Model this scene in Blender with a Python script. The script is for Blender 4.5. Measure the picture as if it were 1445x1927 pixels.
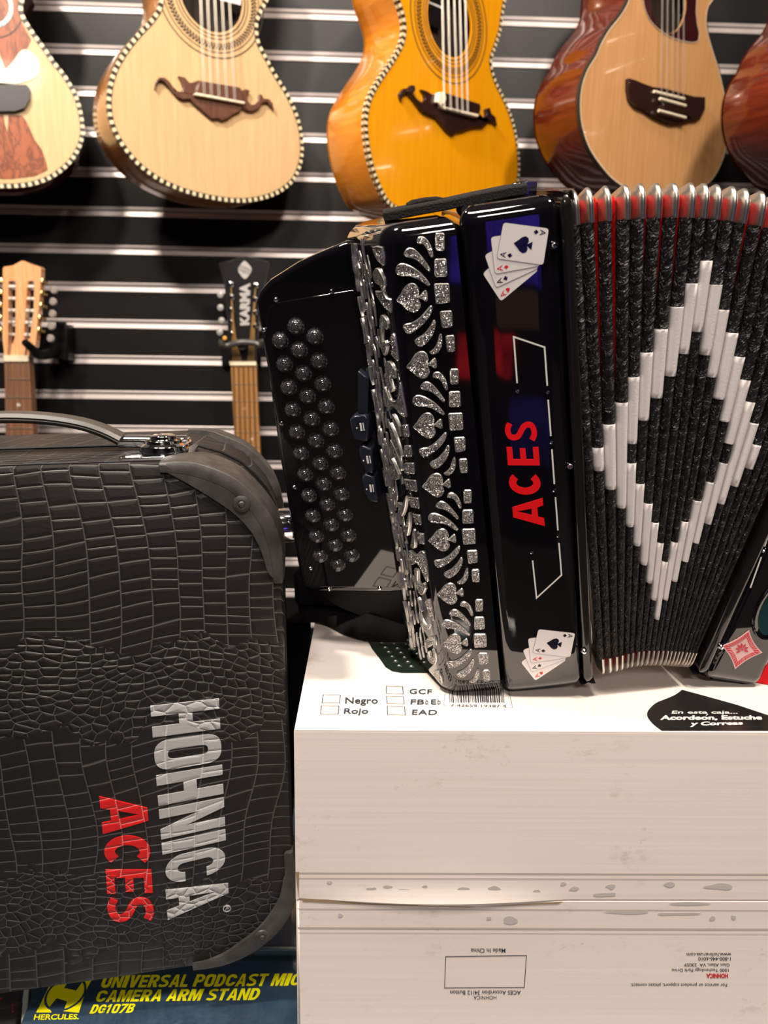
import bpy, bmesh, math, random
import numpy as np
from mathutils import Vector, Matrix
from mathutils.geometry import tessellate_polygon
random.seed(7)
for _o in list(bpy.data.objects): bpy.data.objects.remove(_o)
SC = bpy.context.scene
rad = math.radians
def V3(*a): return np.array(a, float)
def unit(v): v = np.asarray(v, float); return v / np.linalg.norm(v)
ZC = 0.98                      # counter top
EYE = V3(0, 0, ZC + 0.458)
PITCH, ROLL, FPX = rad(12.814), rad(0.931), 1450.0
CF = V3(0, math.cos(PITCH), -math.sin(PITCH)); _R = V3(1, 0, 0); _U = np.cross(_R, CF)
CR = math.cos(ROLL) * _R + math.sin(ROLL) * _U; CU = -math.sin(ROLL) * _R + math.cos(ROLL) * _U
def ray(x, y): return (x - 722.5) / FPX * CR - (y - 963.5) / FPX * CU + CF
def hit(x, y, p, n):
    d = ray(x, y); return EYE + d * (np.dot(np.asarray(p) - EYE, n) / np.dot(d, n))
def proj(P):
    d = np.asarray(P) - EYE; z = d @ CF
    return (722.5 + FPX * (d @ CR) / z, 963.5 - FPX * (d @ CU) / z, z)
class Frame:
    def __init__(s, O, U, V):
        s.O = np.asarray(O, float); s.U = unit(U); s.N = unit(np.cross(s.U, V)); s.V = np.cross(s.N, s.U)
    def p(s, u, v, n=0.0): return s.O + s.U * u + s.V * v + s.N * n
    def px(s, x, y, n=0.0):
        q = hit(x, y, s.O + s.N * n, s.N) - s.O; return (float(q @ s.U), float(q @ s.V))
    def pts(s, L, n=0.0): return [s.px(x, y, n) for x, y in L]
    def at(s, n): return Frame(s.p(0, 0, n), s.U, s.V)
    def turn(s, a, at=(0, 0)):
        c, k = math.cos(a), math.sin(a); return Frame(s.p(*at), s.U * c + s.V * k, s.V * c - s.U * k)
def facing(O, yaw=0.0, lean=0.0):
    """frame on a surface facing the customer: yaw>0 turns its right side away, lean>0 tips its top forward"""
    U = V3(math.cos(yaw), math.sin(yaw), 0); f = V3(math.sin(yaw), -math.cos(yaw), 0)
    return Frame(O, U, V3(0, 0, 1) * math.cos(lean) + f * math.sin(lean))
ZT = EYE[2] - 0.227
UPZ = V3(0, 0, 1)
PB = hit(553, 1374, V3(0, 0, ZT), UPZ); PB2 = hit(1445, 1379, V3(0, 0, ZT), UPZ)
BOX = Frame(PB, PB2 - PB, UPZ)
ACC = facing(hit(950, 1312, V3(0, 0, ZT), UPZ), 0, rad(10))
TRE = ACC.turn(rad(8.9))
CASE = facing(hit(0, 1873, V3(0, 0, ZC + .003), UPZ), rad(8), 0).turn(rad(1.5))

# ------------------------------------------------------------------ camera, lights, exposure
cam_d = bpy.data.cameras.new('camera'); cam = bpy.data.objects.new('camera', cam_d); SC.collection.objects.link(cam); SC.camera = cam
cam_d.sensor_fit = 'HORIZONTAL'; cam_d.sensor_width = 36.0; cam_d.lens = 36.0 * FPX / 1445.0; cam_d.clip_start = 0.02
cam.matrix_world = Matrix(((CR[0], CU[0], -CF[0], EYE[0]), (CR[1], CU[1], -CF[1], EYE[1]), (CR[2], CU[2], -CF[2], EYE[2]), (0, 0, 0, 1)))
cam_d.dof.use_dof = True; cam_d.dof.focus_distance = 0.49; cam_d.dof.aperture_fstop = 14.0
SC.view_settings.view_transform = 'Standard'; SC.view_settings.look = 'None'; SC.view_settings.gamma = 1.0; SC.view_settings.use_curve_mapping = False
SC.view_settings.exposure = 0.3
world = bpy.data.worlds.new('world'); SC.world = world; world.use_nodes = True
world.node_tree.nodes['Background'].inputs[0].default_value = (0.9, 0.85, 0.95, 1); world.node_tree.nodes['Background'].inputs[1].default_value = 0.05
def area(name, loc, aim, size, power, col=(1, .88, .74), sy=None):
    l = bpy.data.lights.new(name, 'AREA'); l.energy = power; l.color = col; l.size = size
    if sy: l.shape = 'RECTANGLE'; l.size_y = sy
    o = bpy.data.objects.new(name, l); SC.collection.objects.link(o); o.location = loc
    o.rotation_euler = (Vector(aim) - Vector(loc)).to_track_quat('-Z', 'Y').to_euler(); return o
CEIL = 2.95
area('ceiling_spot_light', (-0.75, 0.35, CEIL - 0.1), (-0.25, 1.5, 1.75), 0.14, 33)
area('ceiling_spot_light', (0.55, 0.0, CEIL - 0.1), (0.5, 1.4, 1.7), 0.16, 24)
area('ceiling_panel_light', (-0.2, -0.25, CEIL - 0.05), (0.0, 0.5, 1.2), 0.5, 24, (1, .9, .8), 0.25)
area('ceiling_panel_light', (0.1, -2.2, CEIL - 0.05), (0.1, -1.4, 0.6), 0.6, 30, (1, .88, .78), 0.3)

# ------------------------------------------------------------------ mesh building
def _tri(o, holes=()):
    loops = [[Vector((float(a), float(b), 0)) for a, b in o]] + [[Vector((float(a), float(b), 0)) for a, b in h] for h in holes]
    return [tuple(t) for t in tessellate_polygon(loops)]
def smooth_poly(P, k=3, closed=True):
    n = len(P); out = []
    for i in range(n if closed else n - 1):
        g = lambda j: np.array(P[j % n] if closed else P[min(max(j, 0), n - 1)], float)
        a, b, c, d = g(i - 1), g(i), g(i + 1), g(i + 2)
        for q in range(k):
            t = q / k
            out.append(tuple(0.5 * (2 * b + (c - a) * t + (2 * a - 5 * b + 4 * c - d) * t * t + (3 * b - a - 3 * c + d) * t ** 3)))
    if not closed: out.append(tuple(P[-1]))
    return out
def round_poly(P, r, k=4):
    out = []; n = len(P)
    for i in range(n):
        a, b, c = (np.array(P[(i + q) % n], float) for q in (-1, 0, 1))
        d1, d2 = np.linalg.norm(a - b), np.linalg.norm(c - b); rr = min(r, d1 * .45, d2 * .45)
        p, q = b + (a - b) / d1 * rr, b + (c - b) / d2 * rr
        for s in range(k + 1):
            t = s / k; out.append(tuple(p * (1 - t) ** 2 + 2 * b * t * (1 - t) + q * t * t))
    return out
def inset(P, d):
    P = [np.array(p, float) for p in P]; n = len(P); ar = sum(P[i][0] * P[(i + 1) % n][1] - P[(i + 1) % n][0] * P[i][1] for i in range(n)); s = 1 if ar > 0 else -1
    out = []
    for i in range(n):
        e1 = P[i] - P[i - 1]; e2 = P[(i + 1) % n] - P[i]
        n1 = np.array([-e1[1], e1[0]]) / (np.linalg.norm(e1) + 1e-12); n2 = np.array([-e2[1], e2[0]]) / (np.linalg.norm(e2) + 1e-12)
        m = n1 + n2; L = m @ m
        m = n1 if L < 1e-6 else m * min(2 / L, 3)
        out.append(tuple(P[i] + s * d * m))
    return out
def circle(c, r, k=16, r2=None, a0=0): return [(c[0] + r * math.cos(a0 + 2 * math.pi * i / k), c[1] + (r2 or r) * math.sin(a0 + 2 * math.pi * i / k)) for i in range(k)]
def stroke(P, w, closed=False):
    P = [np.array(p, float) for p in P]; L = []; R = []; n = len(P)
    for i in range(n):
        a = P[max(i - 1, 0)]; b = P[min(i + 1, n - 1)]; t1 = P[i] - a; t2 = b - P[i]
        u1 = t1 / (np.linalg.norm(t1) or 1); u2 = t2 / (np.linalg.norm(t2) or 1); t = u1 + u2; t = t / (np.linalg.norm(t) or 1)
        nn = np.array([-t[1], t[0]]); c = abs(nn @ np.array([-u2[1], u2[0]])) if i < n - 1 else 1
        if 0 < i < n - 1: nn = nn / max(c, .4)
        ww = w(i / (n - 1)) if callable(w) else w
        L.append(tuple(P[i] + nn * ww / 2)); R.append(tuple(P[i] - nn * ww / 2))
    return L + R[::-1]
OFF = {}
class MB:
    def __init__(s): s.v = []; s.f = []; s.m = []
    def add(s, V, F, m=0):
        b = len(s.v); s.v += [tuple(map(float, p)) for p in V]
        for i, f in enumerate(F): s.f.append(tuple(b + q for q in f)); s.m.append(m[i] if isinstance(m, list) else m)
        return s
    def prism(s, fr, P, n0, n1, holes=(), m=0, back=True, side=None):
        loops = [list(P)] + [list(h) for h in holes]; flat = [q for l in loops for q in l]; N = len(flat); T = _tri(P, holes)
        V = [fr.p(a, b, n1) for a, b in flat] + [fr.p(a, b, n0) for a, b in flat]; F = list(T); M = [m] * len(T)
        if back: F += [tuple(N + q for q in t[::-1]) for t in T]; M += [m] * len(T)
        b = 0
        for l in loops:
            k = len(l)
            for i in range(k): j = (i + 1) % k; F.append((b + i, b + j, N + b + j, N + b + i)); M.append(m if side is None else side)
            b += k
        return s.add(V, F, M)
    def sheet(s, fr, P, n=0, holes=(), m=0):
        flat = [q for l in [list(P)] + [list(h) for h in holes] for q in l]
        return s.add([fr.p(a, b, n) for a, b in flat], _tri(P, holes), m)
    def grid(s, rows, closed=False, m=0, cap=False):
        k = len(rows[0]); V = [p for r in rows for p in r]; F = []; M = []
        for i in range(len(rows) - 1):
            for j in range(k if closed else k - 1):
                F.append((i * k + j, i * k + (j + 1) % k, (i + 1) * k + (j + 1) % k, (i + 1) * k + j)); M.append(m(i, j) if callable(m) else m)
        if cap: F += [tuple(range(k))[::-1], tuple(range((len(rows) - 1) * k, len(rows) * k))]; M += [m if not callable(m) else 0] * 2
        return s.add(V, F, M)
    def tube(s, P, r, k=8, m=0, cap=True, closed=False):
        P = [np.array(p, float) for p in P]; rows = []; ref = None; n = len(P)
        for i in range(n):
            t = unit(P[(i + 1) % n] - P[i - 1]) if closed else unit(P[min(i + 1, n - 1)] - P[max(i - 1, 0)])
            if ref is None: ref = unit(np.cross(t, [0.123, .45, .88] if abs(t[2]) < .9 else [1, 0, 0]))
            ref = unit(ref - t * (ref @ t)); b = np.cross(t, ref); rr = r(i / max(n - 1, 1)) if callable(r) else r
            rows.append([P[i] + rr * (ref * math.cos(2 * math.pi * q / k) + b * math.sin(2 * math.pi * q / k)) for q in range(k)])
        if closed: rows.append(rows[0])
        return s.grid(rows, True, m, cap and not closed)
    def lathe(s, fr, c, prof, k=20, m=0):
        """prof: (radius, n) pairs about the frame's normal at uv point c"""
        rows = [[fr.p(c[0] + max(r, 1e-6) * math.cos(2 * math.pi * q / k), c[1] + max(r, 1e-6) * math.sin(2 * math.pi * q / k), n) for q in range(k)] for r, n in prof]
        return s.grid(rows, True, m, True)
    def box(s, fr, u0, u1, v0, v1, n0, n1, m=0): return s.prism(fr, [(u0, v0), (u1, v0), (u1, v1), (u0, v1)], n0, n1, m=m)
    def build(s, name, mats, parent=None, root=None, bevel=0, smooth=True, ang=35, seg=2, subd=0, recalc=True):
        if not isinstance(mats, (list, tuple)): mats = [mats]
        off = OFF[parent.name] if parent else (np.array(root, float) if root is not None else np.zeros(3))
        me = bpy.data.meshes.new(name); me.from_pydata([tuple(np.array(p) - off) for p in s.v], [], s.f)
        for x in mats: me.materials.append(x)
        me.polygons.foreach_set('material_index', s.m)
        if recalc:
            bm = bmesh.new(); bm.from_mesh(me); bmesh.ops.remove_doubles(bm, verts=bm.verts, dist=1e-6); bmesh.ops.recalc_face_normals(bm, faces=bm.faces); bm.to_mesh(me); bm.free()
        me.polygons.foreach_set('use_smooth', [smooth] * len(me.polygons)); me.update()
        if smooth: me.set_sharp_from_angle(angle=rad(ang))
        o = bpy.data.objects.new(name, me); SC.collection.objects.link(o)
        if parent: o.parent = parent
        else: o.location = tuple(off)
        OFF[o.name] = off
        if bevel:
            b = o.modifiers.new('bevel', 'BEVEL'); b.width = bevel; b.segments = seg; b.limit_method = 'ANGLE'; b.angle_limit = rad(40); b.harden_normals = False
        if any(getattr(x, 'name', '') in ('black_lacquer',) for x in mats): q = o.modifiers.new('flat', 'WEIGHTED_NORMAL'); q.keep_sharp = True; q.weight = 90
        if subd: q = o.modifiers.new('sub', 'SUBSURF'); q.levels = q.render_levels = subd
        return o
def rprism(mb, fr, prof, v0, v1, r, seg=5, m=0):
    """profile (u, n) swept along the frame's V with both ends rounded by r"""
    st = []
    for i in range(seg + 1): a = i / seg * math.pi / 2; st.append((v0 + r * (1 - math.sin(a)), r * (1 - math.cos(a))))
    st = [(v0 + r * (1 - math.cos(i / seg * math.pi / 2)), r * (1 - math.sin(i / seg * math.pi / 2))) for i in range(seg + 1)]
    en = [(v1 - (v - v0), d) for v, d in st[::-1]]
    rows = [[fr.p(a, v, b) for a, b in inset(prof, d)] for v, d in st + en]
    k = len(prof); mb.grid(rows, True, m)
    for row, (v, d) in ((rows[0], st[0]), (rows[-1], en[-1])): mb.add(row, _tri(inset(prof, d)), m)
    return mb
def thing(name, loc, label, cat, group=None):
    o = bpy.data.objects.new(name, None); o.empty_display_size = .05; SC.collection.objects.link(o); o.location = tuple(map(float, loc)); OFF[o.name] = np.array(loc, float)
    return tag(o, label, cat, group)
def tag(o, label=None, cat=None, group=None, kind=None):
    for k, v in (('label', label), ('category', cat), ('group', group), ('kind', kind)):
        if v: o[k] = v
    return o
def dup(o, parent, d):
    c = o.copy(); SC.collection.objects.link(c); c.parent = parent; c.location = Vector(o.location) + Vector(tuple(map(float, d))); return c
def lab(o, s): o['label'] = s; return o

# ------------------------------------------------------------------ text
def text_mesh(body, shear=0.0, bold=0.0, spacing=1.0, res=3):
    cu = bpy.data.curves.new('text_src', 'FONT'); cu.body = body; cu.size = 1; cu.shear = shear; cu.offset = bold; cu.space_character = spacing; cu.resolution_u = res; cu.fill_mode = 'FRONT'
    o = bpy.data.objects.new('text_src', cu); SC.collection.objects.link(o); dg = bpy.context.evaluated_depsgraph_get(); dg.update()
    me = bpy.data.meshes.new_from_object(o.evaluated_get(dg)); V = [(v.co.x, v.co.y) for v in me.vertices]; F = [tuple(p.vertices) for p in me.polygons]
    bpy.data.objects.remove(o); bpy.data.curves.remove(cu); bpy.data.meshes.remove(me); return V, F
def quad(fr, q, n=0.0):
    """q: photo corners of (start baseline, end baseline, start top, end top) -> bilinear map onto the frame's plane"""
    a, b, c, d = (np.array(fr.px(x, y, n)) for x, y in q)
    return lambda s, t: tuple(a * (1 - s) * (1 - t) + b * s * (1 - t) + c * (1 - s) * t + d * s * t)
def put_text(mb, fr, body, q, n, m=0, **k):
    V, F = text_mesh(body, **k); xs = [v[0] for v in V]; ys = [v[1] for v in V]; x0, x1, y0, y1 = min(xs), max(xs), min(ys), max(ys); Q = quad(fr, q, n)
    mb.add([fr.p(*Q((x - x0) / (x1 - x0), (y - y0) / (y1 - y0)), n) for x, y in V], F, m)
def arc(cx, cy, rx, ry, a0, a1, k=12): return [(cx + rx * math.cos(rad(a0 + (a1 - a0) * i / k)), cy + ry * math.sin(rad(a0 + (a1 - a0) * i / k))) for i in range(k + 1)]
def glyph(ch, w):
    """heavy block letters in a box w wide and 1 high -> list of (outline, holes)"""
    t, h = .30 * w + .02, .2
    if ch == 'H': return [([(0, 0), (t, 0), (t, .5 - h / 2), (w - t, .5 - h / 2), (w - t, 0), (w, 0), (w, 1), (w - t, 1), (w - t, .5 + h / 2), (t, .5 + h / 2), (t, 1), (0, 1)], [])]
    if ch == 'I': return [([(0, 0), (w, 0), (w, 1), (0, 1)], [])]
    if ch == 'N': return [([(0, 0), (t * .9, 0), (t * .9, .62), (w - t, 0), (w, 0), (w, 1), (w - t * .9, 1), (w - t * .9, .38), (t, 1), (0, 1)], [])]
    if ch == 'E': return [([(0, 0), (w, 0), (w, h * .9), (t, h * .9), (t, .41), (w * .93, .41), (w * .93, .59), (t, .59), (t, 1 - h * .9), (w, 1 - h * .9), (w, 1), (0, 1)], [])]
    if ch == 'A': return [([(0, 0), (t * .95, 0), (w * .5 - .21 * w, .22) if 0 else (t * 1.08, .2), (w - t * 1.08, .2), (w - t * .95, 0), (w, 0), (w * .5 + t * .52, 1), (w * .5 - t * .52, 1)], [[(t * 1.2, .37), (w * .5, .82), (w - t * 1.2, .37)]])]
    if ch == 'O':
        R = .26; a = round_poly([(0, 0), (w, 0), (w, 1), (0, 1)], R, 6); b = round_poly([(t, h), (w - t, h), (w - t, 1 - h), (t, 1 - h)], R * .5, 5); return [(a, [b])]
    if ch == 'C':
        x = w - t / 2; c = w / 2; r = w / 2 - t / 2; ry = .26
        return [(stroke([(x, .33), (x, .30)] + arc(c, ry + h / 2 - .04, r, ry - .06, 0, -180)[1:] + arc(c, 1 - ry - h / 2 + .04, r, ry - .06, 180, 0) + [(x, .67)], t * .95), [])]
    if ch == 'c':   # wide round C
        return [(stroke(arc(w * .54, .5, w * .54 - t * .5, .5 - t * .43, 48, 312, 22), t * .92), [])]
    if ch == 'S':
        P = [(w * .06, .17), (w * .3, .1), (w * .55, .1), (w * .8, .17), (w * .84, .3), (w * .72, .42), (w * .5, .5), (w * .26, .585), (w * .17, .7), (w * .22, .83), (w * .45, .9), (w * .68, .9), (w * .9, .84)]
        return [(stroke(smooth_poly(P, 3, False), t * .85), [])]
def glyph2(ch, w):
    """the rest of the heavy alphabet"""
    t, h = .32 * w + .02, .19
    if ch == 'U': return [(stroke([(t / 2, 1), (t / 2, .32)] + arc(w / 2, .32, w / 2 - t / 2, .22, 180, 360, 10)[1:] + [(w - t / 2, 1)], t), [])]
    if ch == 'V': return [([(0, 1), (t * 1.05, 1), (w / 2, .34), (w - t * 1.05, 1), (w, 1), (w / 2 + t * .58, 0), (w / 2 - t * .58, 0)][::-1], [])]
    if ch == 'L': return [([(0, 0), (w, 0), (w, h), (t, h), (t, 1), (0, 1)], [])]
    if ch == 'T': return [([(w / 2 - t / 2, 0), (w / 2 + t / 2, 0), (w / 2 + t / 2, 1 - h), (w, 1 - h), (w, 1), (0, 1), (0, 1 - h), (w / 2 - t / 2, 1 - h)], [])]
    if ch == 'M': t *= .82; return [([(0, 0), (t * .85, 0), (t * .85, .64), (w / 2 - t * .34, 0), (w / 2 + t * .34, 0), (w - t * .85, .64), (w - t * .85, 0), (w, 0), (w, 1), (w - t * 1.25, 1), (w / 2, .4), (t * 1.25, 1), (0, 1)], [])]
    if ch == 'P': return [([(0, 0), (t, 0), (t, .36), (w * .55, .36)] + arc(w * .55, .68, w * .45, .32, -90, 90, 10) + [(0, 1)], [[(t, .53), (w * .52, .53)] + arc(w * .52, .68, w * .16, .15, -80, 80, 6) + [(w * .52, .83), (t, .83)]])]
    if ch == 'R': return [([(0, 0), (t, 0), (t, .38), (w * .42, .38), (w - t * 1.1, 0), (w * 1.02, 0), (w * .74, .42)] + arc(w * .55, .70, w * .43, .30, -50, 90, 9) + [(0, 1)], [[(t, .55), (w * .52, .55)] + arc(w * .52, .69, w * .15, .14, -80, 80, 6) + [(w * .52, .83), (t, .83)]])]
    if ch == 'D': return [([(0, 0), (w * .5, 0)] + arc(w * .5, .5, w * .5, .5, -85, 85, 14) + [(0, 1)], [[(t, h), (w * .48, h)] + arc(w * .48, .5, w * .2, .31, -80, 80, 10) + [(t, 1 - h)]])]
    if ch == 'B': return [([(0, 0), (w * .55, 0)] + arc(w * .55, .28, w * .45, .28, -80, 70, 8) + arc(w * .52, .75, w * .44, .25, -60, 85, 8) + [(0, 1)], [[(t, .17), (w * .5, .17)] + arc(w * .5, .29, w * .18, .12, -75, 75, 5) + [(t, .41)], [(t, .59), (w * .5, .59)] + arc(w * .5, .71, w * .16, .12, -75, 75, 5) + [(t, .83)]])]
    if ch == 'G': return glyph('C', w) + [([(w * .55, .38), (w * .55, .54), (w, .54), (w, .1), (w * .82, .1), (w * .82, .38)], [])]
    if ch == '0': return glyph('O', w)
    if ch == '1': return [([(w * .35, 0), (w * .35 + t, 0), (w * .35 + t, 1), (w * .4, 1), (w * .05, .8), (w * .05, .66), (w * .35, .76)], [])]
    if ch == '7': return [([(w * .12, 0), (w * .12 + t, 0), (w, .82), (w, 1), (0, 1), (0, 1 - h), (w - t * 1.05, 1 - h)], [])]
    return glyph(ch, w)
def heavy_line(mb, fr, s, q, n0, n1):
    W_ = {'I': .3, 'M': .8, '1': .5, ' ': .22, 'L': .5, 'E': .52, 'T': .56}; ws = [W_.get(c, .62) for c in s]; gap = .07; tot = sum(ws) + gap * (len(s) - 1); x = 0; Q = quad(fr, q, 0)
    for c, w in zip(s, ws):
        if c != ' ':
            for o, hs in glyph2(c, w):
                f = lambda p: Q((p[0] + x) / tot, p[1]); mb.prism(fr, [f(p) for p in o], n0, n1, [[f(p) for p in h_] for h_ in hs], back=False)
        x += w + gap
def block_word(mb, fr, word, widths, gap, q, n0, n1, m=0, back=False):
    Q = quad(fr, q, 0); tot = sum(widths) + gap * (len(word) - 1); x = 0
    for ch, w in zip(word, widths):
        for o, hs in glyph(ch, w):
            f = lambda p: Q((p[0] + x) / tot, p[1])
            def dense(L):
                out = []
                for i in range(len(L)):
                    a, b = np.array(L[i]), np.array(L[(i + 1) % len(L)]); out += [tuple(a), tuple((a + b) / 2)]
                return out
            mb.prism(fr, [f(p) for p in dense(o)], n0, n1, [[f(p) for p in dense(h)] for h in hs], m=m, back=back)
        x += w + gap

# ------------------------------------------------------------------ materials
def mat(name, col, rough=.5, metal=0.0, coat=0.0, spec=.5, sheen=0.0, trans=0.0, ior=1.45, emit=None, es=0.0):
    m = bpy.data.materials.new(name); m.use_nodes = True; b = m.node_tree.nodes['Principled BSDF']; I = b.inputs
    I['Base Color'].default_value = (*col, 1); I['Roughness'].default_value = rough; I['Metallic'].default_value = metal; I['Coat Weight'].default_value = coat; I['Coat Roughness'].default_value = .04
    I['Specular IOR Level'].default_value = spec; I['Sheen Weight'].default_value = sheen; I['Transmission Weight'].default_value = trans; I['IOR'].default_value = ior
    if emit: I['Emission Color'].default_value = (*emit, 1); I['Emission Strength'].default_value = es
    return m
class NT:
    def __init__(s, m): s.t = m.node_tree; s.b = s.t.nodes['Principled BSDF']; s.co = s.t.nodes.new('ShaderNodeTexCoord').outputs['Object']
    def n(s, typ, **k):
        x = s.t.nodes.new(typ)
        for a, v in k.items():
            if hasattr(x, a) and a not in x.inputs: setattr(x, a, v)
            else: s.set(x, a, v)
        return x
    def set(s, x, a, v):
        i = x.inputs[int(a[1:])] if a[0] == '_' else x.inputs[a]
        if isinstance(v, bpy.types.NodeSocket): s.t.links.new(v, i)
        else: i.default_value = v
    def map(s, scale=(1, 1, 1), rot=(0, 0, 0), loc=(0, 0, 0), src=None): return s.n('ShaderNodeMapping', Vector=src or s.co, Scale=scale, Rotation=rot, Location=loc).outputs[0]
    def noise(s, v, scale, det=3, rough=.5, dist=0): return s.n('ShaderNodeTexNoise', Vector=v, Scale=float(scale), Detail=float(det), Roughness=float(rough), Distortion=float(dist)).outputs['Fac']
    def ramp(s, f, stops):
        r = s.n('ShaderNodeValToRGB'); s.t.links.new(f, r.inputs[0]); e = r.color_ramp.elements
        while len(e) < len(stops): e.new(.5)
        for q, (p, c) in zip(e, stops): q.position = p; q.color = (*c, 1) if len(c) == 3 else c
        return r.outputs[0]
    def math(s, op, a, b=0.0, c=0.0):
        x = s.t.nodes.new('ShaderNodeMath'); x.operation = op
        for i, v in enumerate((a, b, c)):
            if isinstance(v, bpy.types.NodeSocket): s.t.links.new(v, x.inputs[i])
            else: x.inputs[i].default_value = v
        return x.outputs[0]
    def mix(s, f, a, b, blend='MIX'):
        x = s.t.nodes.new('ShaderNodeMix'); x.data_type = 'RGBA'; x.blend_type = blend
        for i, v in ((0, f), (6, a), (7, b)):
            if isinstance(v, bpy.types.NodeSocket): s.t.links.new(v, x.inputs[i])
            else: x.inputs[i].default_value = v if i == 0 else (*v, 1)
        return x.outputs[2]
    def bump(s, h, strength=.3, dist=.001): s.set(s.b, 'Normal', s.n('ShaderNodeBump', Height=h, Strength=strength, Distance=dist).outputs[0])
    def base(s, v): s.set(s.b, 'Base Color', v)
G3 = lambda a: (a, a, a)
def wood(name, c0, c1, rough=.25, coat=.5, scale=1.0, stretch=(60, 60, 3), figure=0.0):
    m = mat(name, c0, rough, coat=coat); t = NT(m)
    v = t.map(tuple(q * scale for q in stretch)); f = t.noise(v, 3.0, 4, .6, .3); g = t.noise(t.map((6, 6, 3)), 1.0, 2)
    c = t.ramp(f, [(.3, c0), (.7, c1)]); c = t.mix(t.math('MULTIPLY', g, .35), c, tuple(q * .72 for q in c0))
    if figure:
        w = t.noise(t.map((14, 14, 5)), 2.2, 3, .6, 2.5); c = t.mix(t.ramp(w, [(.42, G3(0)), (.5, G3(figure)), (.58, G3(0))]), c, tuple(q * .35 for q in c0))
    t.base(c); return m
M = {}
M['black_gloss'] = mat('black_lacquer', (.0035, .0033, .0045), .04, coat=1.0, spec=.5)
M['black_plastic'] = mat('black_plastic', (.004, .004, .0045), .4, spec=.25)
M['dark_key'] = mat('dark_switch', (.014, .018, .03), .28)
M['chrome'] = mat('chrome', (.85, .85, .87), .08, 1.0)
M['steel'] = mat('steel', (.72, .70, .68), .28, 1.0)
M['nickel'] = mat('nickel_edge', (.66, .62, .58), .33, 1.0)
M['white_ink'] = mat('white_ink', (.8, .78, .74), .35)
M['card_white'] = mat('card_white', (.82, .77, .76), .4)
M['card_edge'] = mat('card_edge', (.06, .05, .06), .5)
M['card_red'] = mat('card_red', (.75, .015, .03), .4)
M['card_black'] = mat('card_black', (.006, .006, .02), .2)
M['red_foil'] = mat('red_letter', (.85, .008, .012), .3)
M['dark_ink'] = mat('dark_ink', (.035, .04, .055), .5)
M['red_ink'] = mat('red_ink', (.6, .03, .03), .5)
M['gap'] = mat('dark_gap', (.004, .004, .005), .6)
# glitter inlay
m = M['glitter'] = mat('silver_glitter', (.6, .58, .56), .3, .85); t = NT(m)
vo = t.n('ShaderNodeTexVoronoi', Vector=t.co, Scale=2900.0); h = t.n('ShaderNodeSeparateColor', Color=vo.outputs['Color']).outputs[0]
t.base(t.ramp(h, [(0, (.10, .09, .09)), (.5, (.34, .32, .31)), (.8, (.75, .72, .7)), (1, (1, .98, .95))]))
nn = t.n('ShaderNodeVectorMath', operation='SUBTRACT', _0=vo.outputs['Color'], _1=(.5, .5, .5)); n2 = t.n('ShaderNodeVectorMath', operation='SCALE', _0=nn.outputs[0]); n2.inputs['Scale'].default_value = 1.3
geo = t.n('ShaderNodeNewGeometry'); n3 = t.n('ShaderNodeVectorMath', operation='ADD', _0=geo.outputs['Normal'], _1=n2.outputs[0]); n4 = t.n('ShaderNodeVectorMath', operation='NORMALIZE', _0=n3.outputs[0])
t.set(t.b, 'Normal', n4.outputs[0])
M['glitter_edge'] = mat('silver_rim', (.75, .73, .70), .3, .9)
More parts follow.
